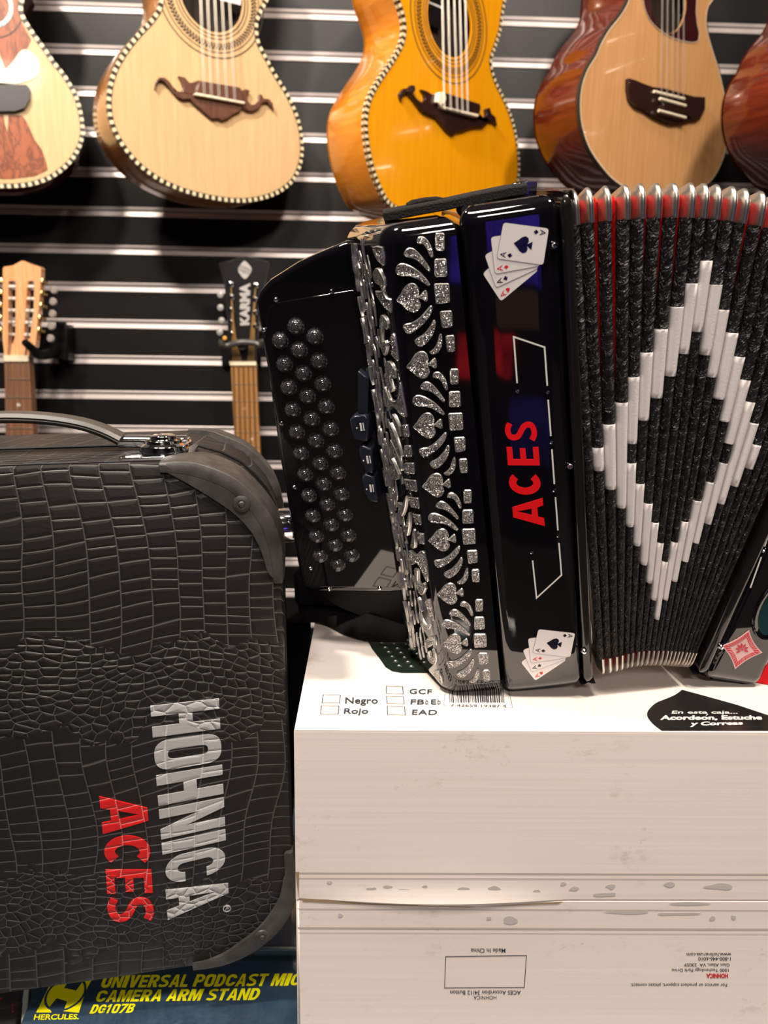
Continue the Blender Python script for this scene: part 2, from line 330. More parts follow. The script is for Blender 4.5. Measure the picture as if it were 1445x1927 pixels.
# crocodile embossed leather
def croc(name, base, rough=.42, strength=.8, print_on=False):
    m = mat(name, base, rough, spec=.45); t = NT(m)
    src = t.map((1, 1, 1), rot=(0, rad(-1.5), 0)); sp = t.n('ShaderNodeSeparateXYZ', Vector=src)
    zz = t.math('ADD', sp.outputs[2], t.math('ADD', sp.outputs[1], t.math('MULTIPLY', sp.outputs[0], -.14)))
    flat = t.n('ShaderNodeCombineXYZ', X=sp.outputs[0], Y=zz).outputs[0]
    wob = t.n('ShaderNodeTexNoise', Vector=flat, Scale=7.0, Detail=1.0).outputs['Color']
    wv = t.n('ShaderNodeVectorMath', operation='SCALE', _0=t.n('ShaderNodeVectorMath', operation='SUBTRACT', _0=wob, _1=(.5, .5, .5)).outputs[0]); wv.inputs['Scale'].default_value = .045
    pos = t.n('ShaderNodeVectorMath', operation='ADD', _0=flat, _1=wv.outputs[0]).outputs[0]
    def cells(sx, sy, rnd):
        return t.n('ShaderNodeTexVoronoi', voronoi_dimensions='2D', Vector=t.map((sx, sy, 1), src=pos), Scale=1.0, Randomness=rnd, feature='DISTANCE_TO_EDGE').outputs['Distance']
    # big plates: columns cut by short cross creases, staggered from column to column
    px_ = t.n('ShaderNodeSeparateXYZ', Vector=pos); cx = t.math('MULTIPLY', px_.outputs[0], 56.0); ci = t.math('FLOOR', cx); fx = t.math('FRACT', cx)
    wn = t.n('ShaderNodeTexWhiteNoise', noise_dimensions='1D', W=ci).outputs['Value']
    wy = t.noise(t.n('ShaderNodeCombineXYZ', X=ci, Y=t.math('MULTIPLY', px_.outputs[1], 30.0)).outputs[0], 1.0, 1)
    cy = t.math('ADD', t.math('ADD', t.math('MULTIPLY', px_.outputs[1], 108.0), t.math('MULTIPLY', wn, 5.0)), t.math('ADD', t.math('MULTIPLY', wy, 2.4), t.math('MULTIPLY', fx, -.22))); fy = t.math('FRACT', cy)
    ex = t.math('MINIMUM', fx, t.math('SUBTRACT', 1.0, fx)); ey = t.math('MULTIPLY', t.math('MINIMUM', fy, t.math('SUBTRACT', 1.0, fy)), .62)
    big = t.math('MINIMUM', ex, ey)
    sm = t.math('MULTIPLY', cells(118, 178, .8), .62); dome = t.ramp(sm, [(0, G3(0)), (.3, G3(1))])
    z = px_.outputs[1]; x = px_.outputs[0]
    wob1 = t.noise(flat, 22, 2)
    b1 = t.math('SUBTRACT', 1.0, t.math('MULTIPLY', t.math('ABSOLUTE', t.math('SUBTRACT', t.math('ADD', z, t.math('MULTIPLY', t.math('SUBTRACT', wob1, .35), .085)), .165)), 25.0))
    b2 = t.math('SUBTRACT', 1.0, t.math('MULTIPLY', t.math('ABSOLUTE', t.math('SUBTRACT', t.math('ADD', z, t.math('ADD', t.math('MULTIPLY', x, .12), t.math('MULTIPLY', t.math('SUBTRACT', wob1, .35), .085))), .010)), 30.0))
    k = t.ramp(t.math('MAXIMUM', b1, b2), [(.12, G3(0)), (.2, G3(1))])
    d = t.mix(k, big, sm)
    line = t.ramp(d, [(0.0, G3(0)), (.045, G3(.6)), (.13, G3(1))])
    fine = t.noise(src, 900, 3, .6); wr = t.noise(t.map((90, 260, 1), src=pos), 1.0, 4, .65, 1.2)
    ty = t.math('FRACT', t.math('MULTIPLY', px_.outputs[1], 420.0)); near = t.ramp(ex, [(0.0, G3(1)), (.13, G3(0))])
    tooth = t.math('MULTIPLY', t.math('MULTIPLY', t.math('LESS_THAN', ty, .3), near), t.math('MULTIPLY', t.math('LESS_THAN', fx, .5), t.math('SUBTRACT', 1.0, k)))
    H = t.math('ADD', t.math('ADD', line, t.math('MULTIPLY', wr, .22)), t.math('MULTIPLY', fine, .05))
    H = t.math('ADD', t.math('SUBTRACT', H, t.math('MULTIPLY', tooth, .35)), t.math('MULTIPLY', t.math('MULTIPLY', dome, k), .9))
    t.bump(H, strength, .0007)
    edge = t.ramp(d, [(0.0, G3(1)), (.014, G3(.8)), (.032, G3(0))])
    lum = .10 if not print_on else .3
    t.base(t.mix(t.math('MULTIPLY', edge, .7), base, tuple(min(1, q + lum) for q in base)))
    return m
M['croc'] = croc('crocodile_leather', (.0135, .0122, .0120))
M['croc_top'] = croc('crocodile_leather_top', (.022, .019, .017), .36, .5)
M['silver_print'] = croc('silver_leather_print', (.42, .42, .42), .35, .8, True)
M['red_print'] = croc('red_leather_print', (.62, .012, .012), .42, .8, True)
m = M['guard'] = mat('moulded_black_guard', (.045, .042, .039), .42); t = NT(m); t.bump(t.noise(t.co, 1500, 3), .35, .0003); t.base(t.ramp(t.noise(t.co, 90, 4), [(.35, (.035, .033, .031)), (.7, (.07, .065, .06))]))
M['rubber'] = mat('handle_vinyl', (.05, .046, .043), .38)
# bellows cloths
m = M['bellow_black'] = mat('wrinkled_black_tape', (.012, .011, .012), .38); t = NT(m)
v = t.map((330, 330, 95), src=t.map(rot=(0, rad(-38), 0))); r_ = t.noise(v, 1.0, 3, .55, .8); t.bump(t.math('ABSOLUTE', t.math('SUBTRACT', r_, .5)), 1.0, .0045); t.base(t.ramp(r_, [(.4, (.005, .005, .0055)), (.8, (.014, .013, .013))]))
m = M['bellow_white'] = mat('pearl_white_tape', (.78, .72, .71), .45); t = NT(m); t.bump(t.noise(t.co, 900, 3), .35, .0003)
m = M['bellow_red'] = mat('red_weave_cloth', (.8, .02, .015), .6); t = NT(m)
wv = t.n('ShaderNodeTexVoronoi', Vector=t.co, Scale=1300.0, Randomness=.15).outputs['Distance']; t.bump(wv, .6, .0004); t.base(t.ramp(wv, [(.2, (.95, .035, .02)), (.6, (.6, .008, .008))]))
# cardboards
m = M['carton'] = mat('white_cardboard', (.82, .73, .685), .55, spec=.3); t = NT(m)
gr = t.noise(t.map((4, 4, 260)), 1.0, 3); sp = t.noise(t.map((1, 1, 1), loc=(3.1, 1, 0)), 260, 2); blot = t.noise(t.co, 14, 4, .7)
mask = t.math('MULTIPLY', t.ramp(sp, [(.62, G3(0)), (.70, G3(1))]), t.ramp(blot, [(.55, G3(0)), (.68, G3(1))]))
c = t.ramp(gr, [(.3, (.83, .745, .695)), (.7, (.86, .775, .73))])
scf = t.math('MULTIPLY', t.ramp(t.noise(t.map((1, 1, 2.2)), 45, 5, .75), [(.55, G3(0)), (.64, G3(.6))]), t.ramp(blot, [(.5, G3(0)), (.62, G3(1))]))
c = t.mix(scf, c, (.62, .52, .47)); c = t.mix(t.math('MULTIPLY', mask, .5), c, (.45, .3, .24)); t.base(c); t.bump(gr, .12, .0006)
M['kraft'] = mat('torn_kraft', (.33, .23, .13), .8)
M['tape'] = mat('clear_tape', (.74, .69, .66), .22, spec=.6)
m = M['navy'] = mat('navy_carton', (.022, .055, .085), .35); t = NT(m); t.base(t.ramp(t.noise(t.co, 30, 5, .7), [(.4, (.020, .042, .078)), (.7, (.036, .068, .115))])); 
sc_ = t.noise(t.map((260, 30, 1)), 2.0, 4, .7); t.set(t.b, 'Roughness', t.ramp(sc_, [(.4, G3(.3)), (.7, G3(.55))]))
M['yellow'] = mat('yellow_ink', (1.0, .90, .0), .4)
m = M['glass'] = bpy.data.materials.new('counter_glass'); m.use_nodes = True; nt = m.node_tree; nt.nodes.clear()
_o = nt.nodes.new('ShaderNodeOutputMaterial'); _x = nt.nodes.new('ShaderNodeMixShader'); _lw = nt.nodes.new('ShaderNodeLayerWeight'); _p = nt.nodes.new('ShaderNodeMath'); _p.operation = 'POWER'; _p.inputs[1].default_value = 5; nt.links.new(_lw.outputs['Facing'], _p.inputs[0]); _f = nt.nodes.new('ShaderNodeMath'); _f.operation = 'MULTIPLY_ADD'; _f.inputs[1].default_value = .92; _f.inputs[2].default_value = .04; nt.links.new(_p.outputs[0], _f.inputs[0])
_t = nt.nodes.new('ShaderNodeBsdfTransparent'); _t.inputs[0].default_value = (.98, .99, .985, 1); _g = nt.nodes.new('ShaderNodeBsdfGlossy'); _g.inputs['Roughness'].default_value = .02
nt.links.new(_f.outputs[0], _x.inputs[0]); nt.links.new(_t.outputs[0], _x.inputs[1]); nt.links.new(_g.outputs[0], _x.inputs[2]); nt.links.new(_x.outputs[0], _o.inputs[0])
M['alu'] = mat('aluminium_slat_insert', (.62, .55, .54), .45, .55)
M['board'] = mat('black_slat_board', (.0065, .006, .0068), .42, spec=.3)
M['wall_dark'] = mat('dark_wall_paint', (.03, .026, .045), .7)
M['ceil'] = mat('ceiling_paint', (.06, .055, .055), .8)
M['floor'] = mat('floor_tile', (.12, .11, .10), .4)
m = M['webbing'] = mat('black_webbing', (.0045, .004, .0045), .8, spec=.2); t = NT(m); wv = t.n('ShaderNodeTexVoronoi', Vector=t.map((1, 1, 1)), Scale=900.0, Randomness=.1).outputs['Distance']; t.bump(wv, .8, .0005)
m = M['strap_leather'] = mat('strap_leather', (.009, .008, .0075), .8, spec=.3); t = NT(m); t.bump(t.noise(t.co, 1100, 3), .8, .0008)
# timbers of the instruments
M['spruce'] = wood('pale_spruce', (.62, .40, .20), (.71, .49, .27), .28, .4)
M['spruce_side'] = wood('honey_side', (.50, .20, .06), (.66, .31, .11), .22, .6, stretch=(5, 5, 50))
M['amber'] = wood('amber_top', (.80, .30, .003), (.88, .38, .005), .2, .8)
M['amber_side'] = wood('amber_side', (.62, .19, .012), (.78, .28, .025), .2, .8, stretch=(5, 5, 50))
M['cedar'] = wood('cedar_top', (.54, .27, .10), (.66, .36, .16), .25, .6)
M['mahogany'] = wood('mahogany_side', (.075, .010, .004), (.17, .026, .009), .18, .8, stretch=(5, 5, 50))
M['rose'] = wood('rosewood_inlay', (.30, .07, .022), (.42, .12, .045), .4, .1, figure=.8)
M['walnut'] = wood('walnut_bridge', (.10, .04, .025), (.16, .07, .045), .35, .2)
M['ebony'] = mat('ebony_bridge', (.022, .009, .008), .2, coat=.3)
M['head_wood'] = wood('headstock_wood', (.85, .34, .12), (.96, .56, .32), .15, .9)
M['fret_wood'] = wood('fretboard_wood', (.20, .085, .045), (.30, .14, .075), .4, .1)
M['fret_wood2'] = wood('fretboard_light', (.34, .16, .05), (.46, .23, .09), .4, .1)
M['ivory'] = mat('ivory_binding', (.74, .63, .42), .35)
M['bind_dark'] = mat('dark_binding', (.03, .022, .016), .4)
M['bone'] = mat('bone_nut', (.85, .74, .55), .35)
M['pearl'] = mat('pearl_inlay', (.82, .74, .66), .22, coat=.5)
M['string'] = mat('string_steel', (.75, .68, .60), .3, .9)
M['bronze'] = mat('string_bronze', (.80, .50, .20), .32, .9)
M['gold'] = mat('gold_tuner', (.95, .72, .30), .2, 1.0)
M['tuner_pearl'] = mat('tuner_button', (.30, .26, .24), .3)
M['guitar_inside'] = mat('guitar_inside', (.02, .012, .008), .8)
M['abalone'] = mat('abalone', (.25, .5, .52), .2, coat=.6)
t = NT(M['abalone']); t.base(t.ramp(t.noise(t.co, 120, 3, .6, 2), [(.3, (.1, .35, .45)), (.5, (.6, .7, .7)), (.7, (.5, .25, .5))]))

# ------------------------------------------------------------------ the room
S0 = Frame((0, 0, 0), (1, 0, 0), (0, 0, 1))
GR = Frame((0, 0, 0), (1, 0, 0), (0, 1, 0))       # ground frame, N up
def slab(name, fr, u0, u1, v0, v1, n0, n1, m): return tag(MB().box(fr, u0, u1, v0, v1, n0, n1).build(name, m, smooth=False), kind='structure')
slab('floor', GR, -2.6, 2.8, -3.4, 2.1, -.05, 0, M['floor'])
slab('ceiling', GR, -2.6, 2.8, -3.4, 2.1, CEIL, CEIL + .05, M['ceil'])
WY = rad(-2.3615); WN = V3(math.sin(WY), math.cos(WY), 0); _wo = EYE + WN * 1.7336; _wo[2] = 0
WALL = Frame(_wo, (math.cos(WY), -math.sin(WY), 0), (0, 0, 1))
wall = tag(MB().box(WALL, -2.5, 2.6, 0, CEIL, -.05, 0).build('wall_back', M['board'], root=WALL.p(0, 0), smooth=False), kind='structure')
ins = None; SLV = EYE[2] + .62744
for k in range(-11, 27):
    v = SLV - .0762 * k
    if not .03 < v < CEIL - .03: continue
    if ins is None:
        b = MB()
        def prof(L): b.grid([[WALL.p(u, v + q, n) for q, n in L] for u in (-2.5, 2.6)], False)
        prof([(.0095, 0), (.0095, .0016), (.0085, .0022), (.0035, .0012), (.0028, .0002), (.0022, -.0001)])
        prof([(-.0095, 0), (-.0095, .0016), (-.0085, .0024), (.0002, .0006), (.0008, .0002)])
        b.grid([[WALL.p(u, v + q, .0001) for q in (.0008, .0024)] for u in (-2.5, 2.6)], False, m=1)
        ins = b.build('slat_insert', [M['alu'], M['gap']], wall, recalc=False, ang=20); ins_v = v
        lab(ins, 'pinkish aluminium groove strip')
    else: dup(ins, wall, (0, 0, v - ins_v))
slab('wall_left', S0, -2.65, -2.55, 0, CEIL, -2.1, 3.4, M['wall_dark'])
slab('wall_right', S0, 2.75, 2.85, 0, CEIL, -2.1, 3.4, M['wall_dark'])
slab('wall_front', S0, -2.6, 2.8, 0, CEIL, 3.35, 3.45, M['wall_dark'])

# added unseen glowing panels that put violet and red reflections in the accordion lacquer
pst = thing('reflection_stand', (.2, -1.42, 0), 'added unseen stand whose violet and red glow reflects in the accordion', 'stand')
def mirrored(x, y, yy=-1.4):
    p = hit(x, y, TRE.O, TRE.N); d = ray(x, y); r = d - 2 * (d @ TRE.N) * TRE.N; t = (yy - p[1]) / r[1]; q = p + r * t; return q[0], q[2]
_p = [mirrored(*q) for q in ((850, 385), (1100, 535), (900, 545), (1040, 620), (860, 630), (960, 715), (960, 750), (1090, 880))]
b = MB(); xs = [q[0] for q in _p]; b.box(S0, min(xs) - .1, max(xs) + .1, 0, max(q[1] for q in _p) + .05, 1.42, 1.46); b.build('back_board', M['wall_dark'], pst, smooth=False)
def lit(name, i, j, m):
    (x0, z0), (x1, z1) = _p[i], _p[j]; MB().box(S0, min(x0, x1), max(x0, x1), min(z0, z1), max(z0, z1), 1.41, 1.418).build(name, m, pst, smooth=False)
def glow(name, col, em, es):
    m = mat(name, col, .5, emit=em, es=es); t = NT(m); t.set(t.b, 'Emission Strength', t.math('MULTIPLY', t.ramp(t.noise(t.co, 5.0, 3, .6), [(.32, G3(.15)), (.6, G3(1))]), es)); return m
lit('reflection_glow_panel', 0, 1, glow('violet_reflection_glow', (.05, .03, .3), (.12, .06, 1), 1.2)); lit('brown_reflection_panel', 2, 3, mat('brown_reflection_glow', (.3, .2, .12), .5, emit=(.5, .3, .15), es=.12)); lit('reflection_glow_panel', 4, 5, glow('red_reflection_glow', (.4, .01, .01), (1, .02, .03), 1.3)); lit('reflection_glow_panel', 6, 7, glow('indigo_reflection_glow', (.03, .02, .1), (.10, .06, .6), .35))  # invented glowing panels, there only to be mirrored in the lacquer

# ------------------------------------------------------------------ glass counter
ct = thing('display_counter', (0, .5, 0), 'glass topped shop counter under the case and the white carton', 'counter')
b = MB().box(GR, -1.3, 1.5, .12, .92, ZC - .006, ZC); b.build('glass_top', M['glass'], ct, smooth=False)
b = MB().box(GR, -1.3, 1.5, .12, .92, ZC - .30, ZC - .285); b.build('shelf', mat('counter_shelf', (.05, .06, .07), .4), ct, smooth=False)
b = MB().box(GR, -1.3, 1.5, .90, .92, 0, ZC - .006).box(GR, -1.3, -1.28, .12, .9, 0, ZC - .006).box(GR, 1.48, 1.5, .12, .9, 0, ZC - .006).box(GR, -1.28, 1.48, .12, .135, 0, ZC - .3); b.build('cabinet', M['wall_dark'], ct, smooth=False)
# navy carton lying right under the glass
NZ = ZC - .022
NV = Frame(hit(60, 1930, V3(0, 0, NZ), UPZ), hit(557, 1930, V3(0, 0, NZ), UPZ) - hit(60, 1930, V3(0, 0, NZ), UPZ), (0, 1, 0))
def npx(L): return [NV.px(x, y) for x, y in L]
nc = thing('boxed_mic_arm', NV.p(.1, 0, -.08), 'navy carton with yellow print lying under the counter glass below the case', 'carton')
c0 = NV.px(38, 1927); c1 = NV.px(72, 1845); _d = ((c1[0] - c0[0]) / (c1[1] - c0[1]))
vb = NV.px(500, 1809)[1]
b = MB().prism(NV, [(c0[0] - _d * .03, c0[1] - .03), (.52, -.03 + c0[1]), (.52, vb), (c0[0] + _d * (vb - c0[1]), vb)], -.07, 0); b.build('box_body', M['navy'], nc, bevel=.0012)
Z = lambda L, s, x0, y0: [(x0 + a / s, y0 + c / s) for a, c in L]
b = MB()
# emblem: slanted yellow block with a dark letter cut by a thin ring
s_ = 4.817
outer = npx(Z([(440, 475), (520, 440), (610, 435), (580, 480), (690, 505), (755, 415), (835, 400), (790, 480), (750, 590), (715, 705), (575, 690), (610, 600), (515, 570), (445, 655), (468, 702), (328, 702), (360, 640)], s_, 0, 1760))
b.prism(NV, outer, 0.0001, .0003, back=False)
b.build('emblem', M['yellow'], nc, smooth=False)
b = MB(); ring = smooth_poly(npx(Z([(400, 590), (425, 515), (480, 455), (560, 420), (660, 395), (740, 400), (780, 450), (775, 530), (720, 610), (640, 665), (560, 690), (470, 685), (415, 650)], s_, 0, 1760)), 4)
b.prism(NV, ring, .0002, .00045, [inset(ring, .0016)], back=False); b.build('emblem_ring', M['navy'], nc, smooth=False)
b = MB()
put_text(b, NV, 'HERCULES.', Z([(303, 768), (712, 762), (316, 716), (722, 713)], s_, 0, 1760), .0003, bold=.028, shear=.0)
heavy_line(b, NV, 'UNIVERSAL PODCAST MIC', [(188, 1859), (562, 1855), (197, 1836), (571, 1832)], .0001, .0003)
heavy_line(b, NV, 'CAMERA ARM STAND', [(178, 1886), (484, 1882), (187, 1864), (493, 1860)], .0001, .0003)
heavy_line(b, NV, 'DG107B', [(168, 1908), (249, 1906), (176, 1891), (257, 1889)], .0001, .0003)
lab(b.build('lettering', M['yellow'], nc, smooth=False), 'yellow bold italic lettering')
# second navy carton behind, and the dark pack at the left
NZ2 = ZC - .045
N2 = Frame(hit(430, 1806, V3(0, 0, NZ2), UPZ), hit(557, 1806, V3(0, 0, NZ2), UPZ) - hit(430, 1806, V3(0, 0, NZ2), UPZ), (0, 1, 0))
n2 = thing('navy_carton', N2.p(0, .1, -.08), 'plain navy carton behind the yellow printed one under the glass', 'carton')
MB().box(N2, -.25, .40, .012, .21, -.05, 0).build('box_body', M['navy'], n2, bevel=.0015)
lb = MB().box(N2, .0, .30, .006, .0105, -.03, .004); lb = tag(lb.build('shelf_rail', mat('blue_steel_rail', (.25, .38, .5), .25, .8), root=N2.p(.1, 0, 0), bevel=.001), 'pale blue metal rail under the glass between two navy cartons', 'rail')
dp = thing('accessory_pack', NV.p(-.06, 0, -.05), 'dark printed pack under the glass at the corner of the counter', 'pack')
LP = Frame(hit(0, 1920, V3(0, 0, NZ - .012), UPZ), (1, 0, 0), (0, 1, 0))
b = MB().prism(LP, LP.pts([(-60, 1960), (24, 1960), (40, 1860), (-40, 1855)]), -.05, 0); b.build('box_body', mat('charcoal_pack', (.045, .04, .045), .4), dp, bevel=.001)
b = MB(); put_text(b, LP, 'RED', [(27, 1905), (25, 1888), (22, 1905), (22, 1888)], .0003); b.sheet(LP, LP.pts([(0, 1878), (5, 1877), (4, 1881), (0, 1882)]), .0003, m=0); b.build('print', [M['red_ink']], dp, smooth=False)
pl = MB().prism(LP, LP.pts([(38, 1960), (48, 1960), (58, 1855), (46, 1855)]), -.05, .004); tag(pl.build('divider_strip', mat('pale_strip', (.5, .52, .5), .4), root=LP.p(.04, 0, 0), bevel=.001), 'pale strip standing between dark pack and navy carton', 'strip')

# ------------------------------------------------------------------ white carton
BH = ZT - ZC; DEP = .34; BW = .62
TOPF = Frame(PB, BOX.U, -BOX.N)
cb = thing('shipping_carton', BOX.p(.3, -BH, -.17), 'white cardboard carton with taped seam carrying the accordion', 'carton')
mid = BOX.px(1000, 1694)[1]
b = MB()
b.box(BOX, 0, BW, -BH, mid - .0006, -DEP, 0); b.build('lower_half', M['carton'], cb, bevel=.0018)
# upper half: front face whose lower edge bows out where the flap has lifted
us = list(np.linspace(0, BW, 63)); g0, g1, g2, g3 = [BOX.px(x, 1695)[0] for x in (600, 690, 850, 1060)]
def bow(u):
    if u < g0 or u > g3: return 0
    t = (u - g0) / (g3 - g0); return .0024 * math.sin(math.pi * t)
def lift(u):
    if u < g0 or u > g3: return .0
    return .0018 * math.sin(math.pi * (u - g0) / (g3 - g0))
rows = []
for f in (0, .5, .88, .92, .96, .98, 1): rows.append([BOX.p(u, -.0012 + (mid + .0006 - lift(u) + .0012) * f, bow(u) * max(0, (f - .88) / .12) ** 2) for u in us])
b = MB(); b.grid(rows); fold = [[BOX.p(u, mid + .0006 - lift(u), bow(u)) for u in us], [BOX.p(u, mid + .0016 + lift(u) * .4, -.002) for u in us]]
b.grid(fold, m=1)
b.box(BOX, 0, BW, mid + .0006, -.0012, -DEP, -.0006); b.box(BOX, .0003, BW, -.0025, 0, -DEP, -.0003)
b.build('upper_half', [M['carton'], M['kraft']], cb, bevel=.0012, recalc=False)
b = MB(); b.sheet(BOX, BOX.pts([(556, 1640), (563, 1640), (562, 1690), (572, 1696), (700, 1702), (900, 1706), (1050, 1700), (1060, 1696), (880, 1707), (690, 1699), (562, 1689)]), .0004); b.build('torn_edge', M['kraft'], cb, smooth=False)
b = MB()
for y0, y1 in ((1641, 1643.2), (1651, 1652.4), (1709, 1710.5), (1744, 1747), (1754, 1755)): b.sheet(BOX, BOX.pts([(560, y1), (1500, y1 + 3), (1500, y0 + 3), (560, y0)]), .0003)
lab(b.build('tape_edge', mat('tape_edge_line', (.52, .47, .44), .3), cb, smooth=False), 'greyish edges of the clear tape')
blobs = [(700, 1672, 10, 3), (730, 1668, 8, 3), (760, 1675, 12, 3), (800, 1668, 6, 2.5), (870, 1673, 12, 3), (930, 1671, 14, 3.5), (1010, 1676, 8, 3), (1080, 1672, 10, 3.5), (1150, 1668, 9, 4), (1260, 1664, 10, 4), (1350, 1668, 22, 6), (1140, 1683, 20, 4), (1060, 1663, 6, 3), (960, 1732, 14, 7), (640, 1722, 5, 3), (920, 1728, 5, 3), (1180, 1716, 40, 3), (1270, 1719, 40, 2.5), (1340, 1728, 5, 4), (1380, 1726, 5, 4), (1300, 1700, 40, 2.5), (620, 1660, 6, 2.5)]
rs = random.Random(4); M['bubble'] = mat('tape_bubble', (.56, .52, .50), .25)
for x, y, rx, ry in blobs: b = MB(); b.sheet(BOX, BOX.pts(smooth_poly([(x + rx * math.cos(a) * rs.uniform(.7, 1.3), y + ry * math.sin(a) * rs.uniform(.6, 1.4)) for a in np.linspace(0, 2 * math.pi, 9)[:-1]], 2)), .00035); b.build('tape_bubble', M['bubble'], cb, smooth=False)
# printing on the front (upside down)
b = MB()
def frame_line(mb, fr, q, w, n):
    P = [fr.px(x, y) for x, y in q]; mb.prism(fr, P, n, n + .0001, [inset(P, w)], back=False)
frame_line(b, BOX, [(838, 1799), (991, 1797), (987, 1858), (836, 1859)], .0004, .0002); b.build('print_box', M['dark_ink'], cb, smooth=False); b = MB()
def up_text(s, xr, xl, yt, yb, k=0, **kw): put_text(b, BOX, s, [(xr, yt), (xl, yt), (xr, yb), (xl, yb)], .0003, m=k, **kw)
up_text('Made In China', 951, 886, 1785, 1793, bold=.01); b.build('origin_print', M['dark_ink'], cb, smooth=False); b = MB(); up_text('ACES Accordion 34/12 Button', 980, 847, 1864, 1872, bold=.01); up_text('HOHNICA', 934, 891, 1874, 1881)
b.build('maker_print', M['dark_ink'], cb, smooth=False); b = MB()
up_text('www.hohnerusa.com', 1376, 1292, 1793, 1800, bold=.008); up_text('1-800-446-6010', 1375, 1314, 1801, 1808, bold=.008); up_text('Glen Allen, VA  23059', 1373, 1288, 1812, 1819, bold=.008)
up_text('1000 Technology Park Drive', 1371, 1264, 1821, 1829, bold=.008); up_text('For service or product support, please contact:', 1368, 1187, 1849, 1857, bold=.008)
b.build('address_print', M['dark_ink'], cb, smooth=False); b = MB()
up_text('HOHNICA', 1370, 1329, 1832, 1841, k=1, bold=.05)
b.build('logo_print', [M['dark_ink'], M['red_ink']], cb, smooth=False)
# printing on the top
b = MB(); t_ = TOPF; TN = .0005
for q in ([(607.5, 1308), (641, 1309), (639.5, 1324.5), (605, 1324)], [(604, 1329), (638.5, 1329.5), (637, 1345.5), (602.5, 1345)], [(726, 1292), (758, 1293), (759, 1307.5), (726, 1306)], [(726.5, 1311), (760, 1312), (761, 1326), (727.5, 1325)], [(728, 1330), (762, 1331), (763, 1347), (728.5, 1346)]): frame_line(b, t_, q, .00045, TN)
put_text(b, t_, 'Negro', [(649, 1327.5), (711, 1327.5), (650, 1312), (711, 1312)], TN, bold=.015)
put_text(b, t_, 'Rojo', [(646, 1346), (692, 1346), (648, 1332.5), (694, 1332.5)], TN, bold=.015)
put_text(b, t_, 'GCF', [(770, 1305.5), (812, 1306), (771, 1296), (813, 1297)], TN, bold=.015, spacing=1.1)
put_text(b, t_, 'FB', [(772, 1325), (798, 1325), (773, 1316), (799, 1316)], TN, bold=.015); put_text(b, t_, 'b', [(800, 1325), (806, 1325), (801, 1315), (806, 1315)], TN, bold=.0)
put_text(b, t_, 'E', [(811, 1325), (821, 1325), (811, 1316), (821, 1316)], TN, bold=.015); put_text(b, t_, 'b', [(823, 1325), (829, 1325), (823.5, 1315), (829, 1315)], TN, bold=.0)
put_text(b, t_, 'EAD', [(775, 1344.5), (822, 1345), (776, 1335), (823, 1335.5)], TN, bold=.015, spacing=1.1)
b.build('tick_box_print', M['dark_ink'], cb, smooth=False)
b = MB(); rs = random.Random(3); x = 846.0
while x < 948:
    w = rs.choice([.8, 1.2, 1.8, 2.6]); sl = (x - 722) * .03
    b.sheet(t_, t_.pts([(x, 1323), (x + w, 1323), (x + w - 2, 1296), (x - 2, 1296)]), TN); x += w + rs.choice([.9, 1.3, 2])
put_text(b, t_, '7 42659 19387 4', [(848, 1329), (953, 1331), (848, 1324.5), (952, 1326)], TN)
frame_line(b, t_, [(835, 1329), (965, 1333), (955, 1290), (838, 1290)], .0002, TN - .0001)
b.build('barcode', M['dark_ink'], cb, smooth=False)
b = MB(); kp = [(692, 1207), (700, 1222), (714, 1240), (725, 1256), (738, 1264), (757, 1267), (840, 1267), (840, 1195), (760, 1175), (715, 1180)]
b.sheet(t_, t_.pts(kp), TN)
b.build('printed_keyboard', mat('printed_green_black', (.012, .02, .014), .3), cb, smooth=False)
b = MB()
for i in range(6):
    for j in range(4):
        x, y = 719 + j * 23 - i * -6.5, 1212 + i * 8.5 + j * 1.5
        if y < 1262 and x < 800: b.sheet(t_, t_.pts(circle((x, y), 5, 12, 2.6)), TN + .0001); b.sheet(t_, t_.pts(circle((x - 1, y - 1), 2.2, 8, 1)), TN + .0002, m=1)
b.build('printed_button', [mat('printed_button', (.05, .06, .055), .3), M['white_ink']], cb, smooth=False)
b = MB(); s_ = 5.898
spd = Z([(265, 625), (180, 560), (120, 490), (103, 440), (125, 390), (200, 320), (320, 270), (420, 225), (490, 172)], s_, 1200, 1270)
spd = smooth_poly(spd, 3, False) + Z([(760, 245), (1100, 340), (1445, 455), (1700, 600), (1700, 625)], s_, 1200, 1270)
b.sheet(t_, t_.pts(spd), TN)
lab(b.build('printed_spade', mat('printed_black', (.014, .013, .013), .22), cb, smooth=False), 'black spade shaped print')
b = MB()
put_text(b, t_, 'En esta caja...', Z([(372, 440), (1112, 440), (385, 397), (1105, 397)], s_, 1200, 1270), TN + .0002, bold=.02)
put_text(b, t_, 'Acordeon, Estuche', Z([(245, 510), (1385, 505), (255, 448), (1375, 448)], s_, 1200, 1270), TN + .0002, bold=.045)
b.sheet(t_, t_.pts(Z([(752, 462), (768, 446), (782, 448), (762, 464)], s_, 1200, 1270)), TN + .0002)
put_text(b, t_, 'y Correas', Z([(575, 578), (1170, 563), (595, 518), (1165, 515)], s_, 1200, 1270), TN + .0002, bold=.045)
b.build('spade_lettering', M['white_ink'], cb, smooth=False)
b = MB(); b.sheet(t_, t_.pts([(1415, 1284), (1500, 1300), (1500, 1190), (1435, 1200), (1428, 1260)]), TN); b.build('printed_red_patch', mat('printed_red', (.75, .01, .015), .4), cb, smooth=False)

